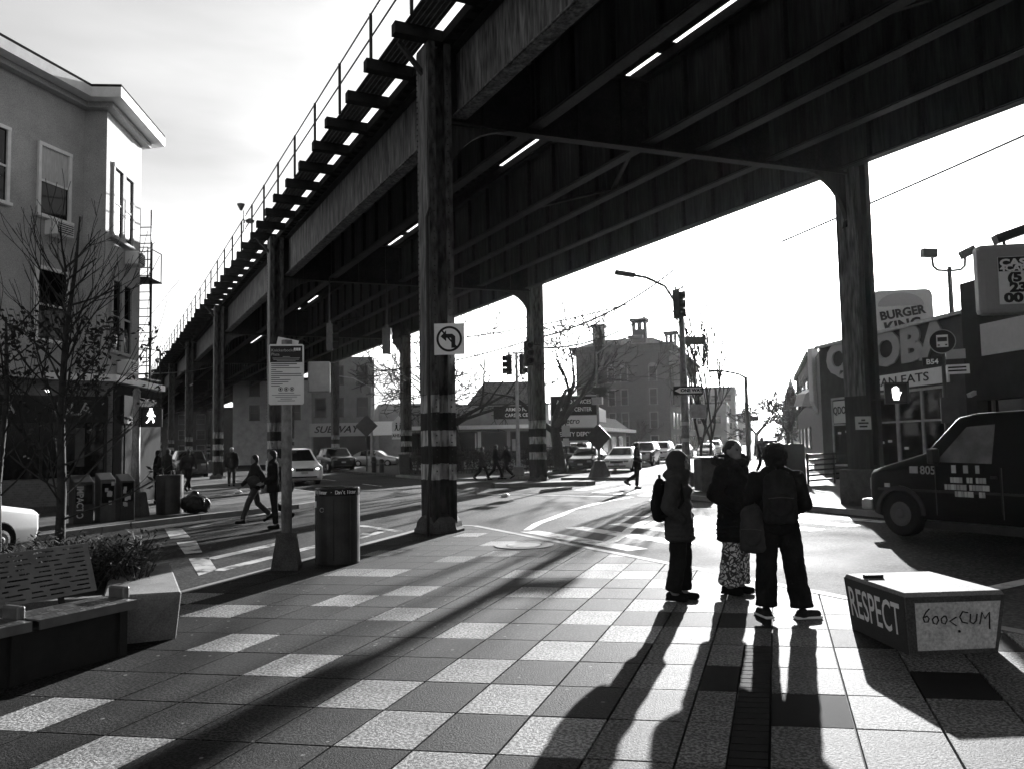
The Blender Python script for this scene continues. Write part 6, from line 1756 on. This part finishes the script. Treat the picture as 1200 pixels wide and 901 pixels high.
def backpack(lab, loc_, rz, w, h, d, m='cloth_black', scale=1.0, straps=True, tilt=0):
    t = thing('backpack', lab, 'backpack', loc_, rz)
    t.scale = (scale,) * 3
    b = MB()
    for sx in (-1, 1):
        for z0, z1 in ((-h / 2 + 0.06, h / 2 - 0.1),):
            b.cap((sx * (w / 2 - 0.07), 0, z0), 0.075, (sx * (w / 2 - 0.08), 0, z1), 0.065, 10)
    b.ball((0, 0, -0.02), (w * 0.5, d * 0.5, h * 0.5), 16, 12); b.ball((0, 0, h * 0.2), (w * 0.42, d * 0.42, h * 0.32), 14, 10); b.ball((0, 0, -h * 0.2), (w * 0.5, d * 0.5, h * 0.3), 14, 10)
    b.remesh('pack', m, 0.016, 3, 0.5, t, 0.006, 9)
    pk = MB(); pk.ball((0, d * 0.42, -h * 0.14), (w * 0.38, d * 0.16, h * 0.24), 14, 10); pk.remesh('pocket', m, 0.016, 3, 0.5, t)
    MB().tube([(-0.02, 0.0, h / 2 - 0.02), (-0.02, 0.0, h / 2 + 0.035), (0.02, 0.0, h / 2 + 0.035), (0.02, 0.0, h / 2 - 0.02)], 0.009, 6).build('grab_loop', m, t)
    MB().tube([(-w * 0.36, d * 0.52, -h * 0.02), (0, d * 0.6, h * 0.0), (w * 0.36, d * 0.52, -h * 0.02)], 0.004, 5).build('zip', 'dark_metal', t)
    if straps:
        for sx in (-1, 1): MB().tube([(sx * 0.09, -0.05, h * 0.4), (sx * 0.11, -0.17, h * 0.46), (sx * 0.13, -0.27, h * 0.36), (sx * 0.14, -0.29, 0.0), (sx * 0.15, -0.2, -h * 0.3), (sx * 0.12, -0.05, -h * 0.38)], 0.018, 6).build('strap', m, t, True)
    if tilt: t.rotation_euler = (tilt, 0, rz)
    return t
# three people on the plaza
HP = dict(legL=[(0.085, 0, .9), (0.09, -.02, .5), (0.1, 0.0, .085)], legR=[(-0.085, 0, .9), (-0.09, 0.0, .5), (-0.09, 0.08, .085)],
          armL=[(0.2, 0, 1.38), (0.26, .06, 1.1), (0.17, -.08, .95)], armR=[(-0.2, 0, 1.38), (-0.26, .06, 1.1), (-0.17, -.08, .95)])
person('person in a hooded dark parka with hands in pockets facing right', (1.77, 8.9, 0), R(63), 1.57, HP, 'cloth_grey', 'cloth_black', vox=0.014, coat_len=0.72, hood=True, bulk=1.14, flare=0.12, leg_r=(.1, .085, .08), near=True, hands=False)
backpack('small black backpack worn by the hooded person', (1.585, 8.97, 1.07), R(63), 0.27, 0.46, 0.17, 'cloth_black')
WP = dict(legL=[(0.085, 0, .92), (0.09, -.01, .5), (0.1, 0.02, .085)], legR=[(-0.085, 0, .92), (-0.09, -.01, .5), (-0.09, 0.05, .085)],
          armL=[(0.19, 0, 1.38), (0.27, .07, 1.12), (0.17, -.15, .98)], armR=[(-0.19, 0, 1.38), (-0.27, .07, 1.12), (-0.17, -.15, .98)])
person('person in a long puffy black coat and wide printed trousers', (2.44, 9.2, 0), R(42), 1.69, WP, 'cloth_black', 'cloth_print', vox=0.013, coat_len=0.6, bulk=1.16, hair_style='bun', flare=0.1, leg_r=(.085, .09, .105), near=True, hands=False, head_turn=R(-10), puff=1)
ct = MB()
for k in range(26):
    a = 2 * math.pi * k / 26
    ct.ball((2.44 + 0.17 * math.cos(a), 9.26 + 0.14 * math.sin(a), 1.47 + 0.03 * math.sin(a) + random.uniform(-0.01, 0.01)), random.uniform(0.04, 0.06), 8, 6)
o = ct.remesh('fur_collar', 'cloth_dark', 0.014, 1, 0.4, None, 0.012, 30)
tag(o, 'shaggy fur hood collar on the long puffy black coat', 'collar')
MP = dict(legL=[(0.1, 0, .93), (0.13, -.02, .5), (0.15, 0.0, .085)], legR=[(-0.1, 0, .93), (-0.14, .0, .5), (-0.2, 0.02, .085)],
          armL=[(0.2, 0, 1.4), (0.26, -.04, 1.14), (0.15, -.26, 1.08)], armR=[(-0.2, 0, 1.4), (-0.28, -.04, 1.13), (-0.17, -.26, 1.04)])
person('person seen from behind in black jacket, cargo trousers and white soled trainers', (2.53, 7.95, 0), R(170), 1.63, MP, 'cloth_black', 'cloth_black', vox=0.013, coat_len=0.86, bulk=1.06, hair_style='curly', leg_r=(.1, .095, .1), near=True, shoe='trainer', toes=(R(20), R(-75)))
backpack('black backpack worn by the person in white soled trainers', (2.5, 7.78, 1.16), R(170), 0.32, 0.5, 0.2, 'cloth_dark')
backpack('dark grey backpack hanging low between the printed trousers and the cargo trousers', (2.3, 7.98, 0.85), R(150), 0.27, 0.46, 0.17, 'cloth_grey', straps=False)
# people further off
person('person in a dark coat striding over the zebra crossing', (4.61, 30.7, ZR), R(75), 1.74, WALK2, 'cloth_black', 'cloth_black', vox=0.024, coat_len=0.82)
person('dark clad distant walker on the pavement right of the avenue', (11.5, 38.0, 0.06), R(10), 1.72, WALK, 'cloth_black', 'cloth_black', vox=0.03)
g_ = 'pedestrians by the far kerb'
person('far pedestrian in a flared pale coat, leftmost of three by the kerb', (-1.5, 39.2, 0.0), R(70), 1.6, WALK, 'cloth_grey', 'cloth_black', vox=0.03, coat_len=0.7, flare=0.5, group=g_)
person('far pedestrian in black, middle of three by the kerb', (-0.85, 39.6, 0.0), R(80), 1.68, WALK, 'cloth_black', 'cloth_black', vox=0.03, group=g_)
person('far pedestrian in black, rightmost of three by the kerb', (-0.35, 40.0, 0.0), R(-70), 1.66, WALK, 'cloth_dark', 'cloth_black', vox=0.03, coat_len=0.75, group=g_)
g_ = 'pedestrians crossing by the left corner'
person('walker in black coat stepping over the crosswalk behind the notice board post', (-5.35, 18.3, ZR), R(-65), 1.72, WALK2, 'cloth_black', 'cloth_black', vox=0.022, coat_len=0.8, group=g_)
person('walker in ripped pale jeans beside the black coated walker', (-6.15, 19.6, ZR), R(-60), 1.62, WALK, 'cloth_dark', 'denim', vox=0.025, coat_len=0.85, group=g_)
o = MB().ball((0, 0, 0), (0.16, 0.08, 0.14), 12, 8).remesh('shoulder_bag', 'cloth_grey', 0.02, 2); o.location = (-6.1, 19.3, 0.95); tag(o, 'pale shoulder bag carried by the walker in ripped jeans', 'bag')
o = MB().ball((0, 0, 0), (0.12, 0.1, 0.16), 12, 8).remesh('hand_bag', 'cloth_dark', 0.02, 2); o.location = (-5.05, 18.5, 0.85); tag(o, 'dark handbag at the hip of the walker in the black coat', 'bag')
g_ = 'pedestrians in the shade of the left pavement'
person('person in a dark jacket walking away under the tracks beyond the plain bin', (-12.9, 32.6, 0.06), R(175), 1.66, WALK, 'cloth_dark', 'cloth_black', vox=0.03, coat_len=0.95, group=g_)
person('bystander in pale trousers with a light cap under the tracks', (-12.75, 37.2, 0.06), R(20), 1.74, STAND, 'cloth_dark', 'cloth_grey', hair='sign_grey', vox=0.03, group=g_)
person('bystander in a black coat just right of the walk signal', (-14.3, 34.0, 0.06), R(150), 1.7, STAND, 'cloth_black', 'cloth_black', vox=0.03, coat_len=0.7, group=g_)
person('bystander in black beside the stucco house shop door', (-11.2, 25.9, 0.06), R(100), 1.66, STAND, 'cloth_black', 'cloth_black', vox=0.03, group=g_)
person('broad bystander in a black coat between the signal and the bin', (-13.9, 31.2, 0.06), R(-20), 1.72, STAND, 'cloth_black', 'cloth_black', vox=0.03, coat_len=0.65, bulk=1.15, group=g_)
# bronze soldier statue on its pedestal
stt = person('dark bronze striding figure', (-4.3, 50.5, 1.75), R(20), 2.1, WALK, 'dark_metal', 'dark_metal', hair='dark_metal', vox=0.035)
stt.name = 'statue'; stt['label'] = 'dark bronze statue of a striding figure on a pale pedestal'; stt['category'] = 'statue'
for ch_ in stt.children:
    ch_.data.materials.clear(); ch_.data.materials.append(MATS['dark_metal'])
t = thing('pedestal', 'ribbed pale stone pedestal under the bronze statue', 'pedestal', (-4.3, 50.5, 0.06), R(10))
MB().box(-0.65, 0.65, -0.55, 0.55, 0, 0.2).box(-0.55, 0.55, -0.45, 0.45, 0.2, 1.55).build('shaft', 'concrete', t); MB().box(-0.62, 0.62, -0.52, 0.52, 1.551, 1.7).build('cap', 'concrete', t)
for x, y, z, lab in ((-10.2, 30.5, 0.06, 'crumpled paper on the pavement beyond the rubbish bag'), (-7.2, 23.2, ZR, 'crumpled paper on the road by the left crosswalk'), (-0.3, 27.6, ZR, 'flattened cup lying in the junction before the traffic island')):
    o = MB().ball((0, 0, 0.06), (0.16, 0.11, 0.06), 10, 7).remesh('litter', 'sign_white', 0.03, 0, jitter=0.03, jsc=14)
    o.location = (x, y, z); tag(o, lab, 'litter', 'scraps of litter on the ground')
# light air: thin winter haze over the whole place
bpy.data.scenes.remove(WORK)
hz = bpy.data.materials.new('haze')
hz.use_nodes = True
hn = hz.node_tree.nodes
hn.clear()
ho = hn.new('ShaderNodeOutputMaterial'); hv = hn.new('ShaderNodeVolumePrincipled')
hv.inputs['Color'].default_value = (0.95, 0.95, 0.95, 1)
hv.inputs['Density'].default_value = 0.00006
hv.inputs['Anisotropy'].default_value = 0.6
hz.node_tree.links.new(hv.outputs[0], ho.inputs['Volume'])
MATS['haze'] = hz
MB().box(-960, 960, -75, 1560, ZR - 1.2, 33.5).build('haze', 'haze')['kind'] = 'stuff'
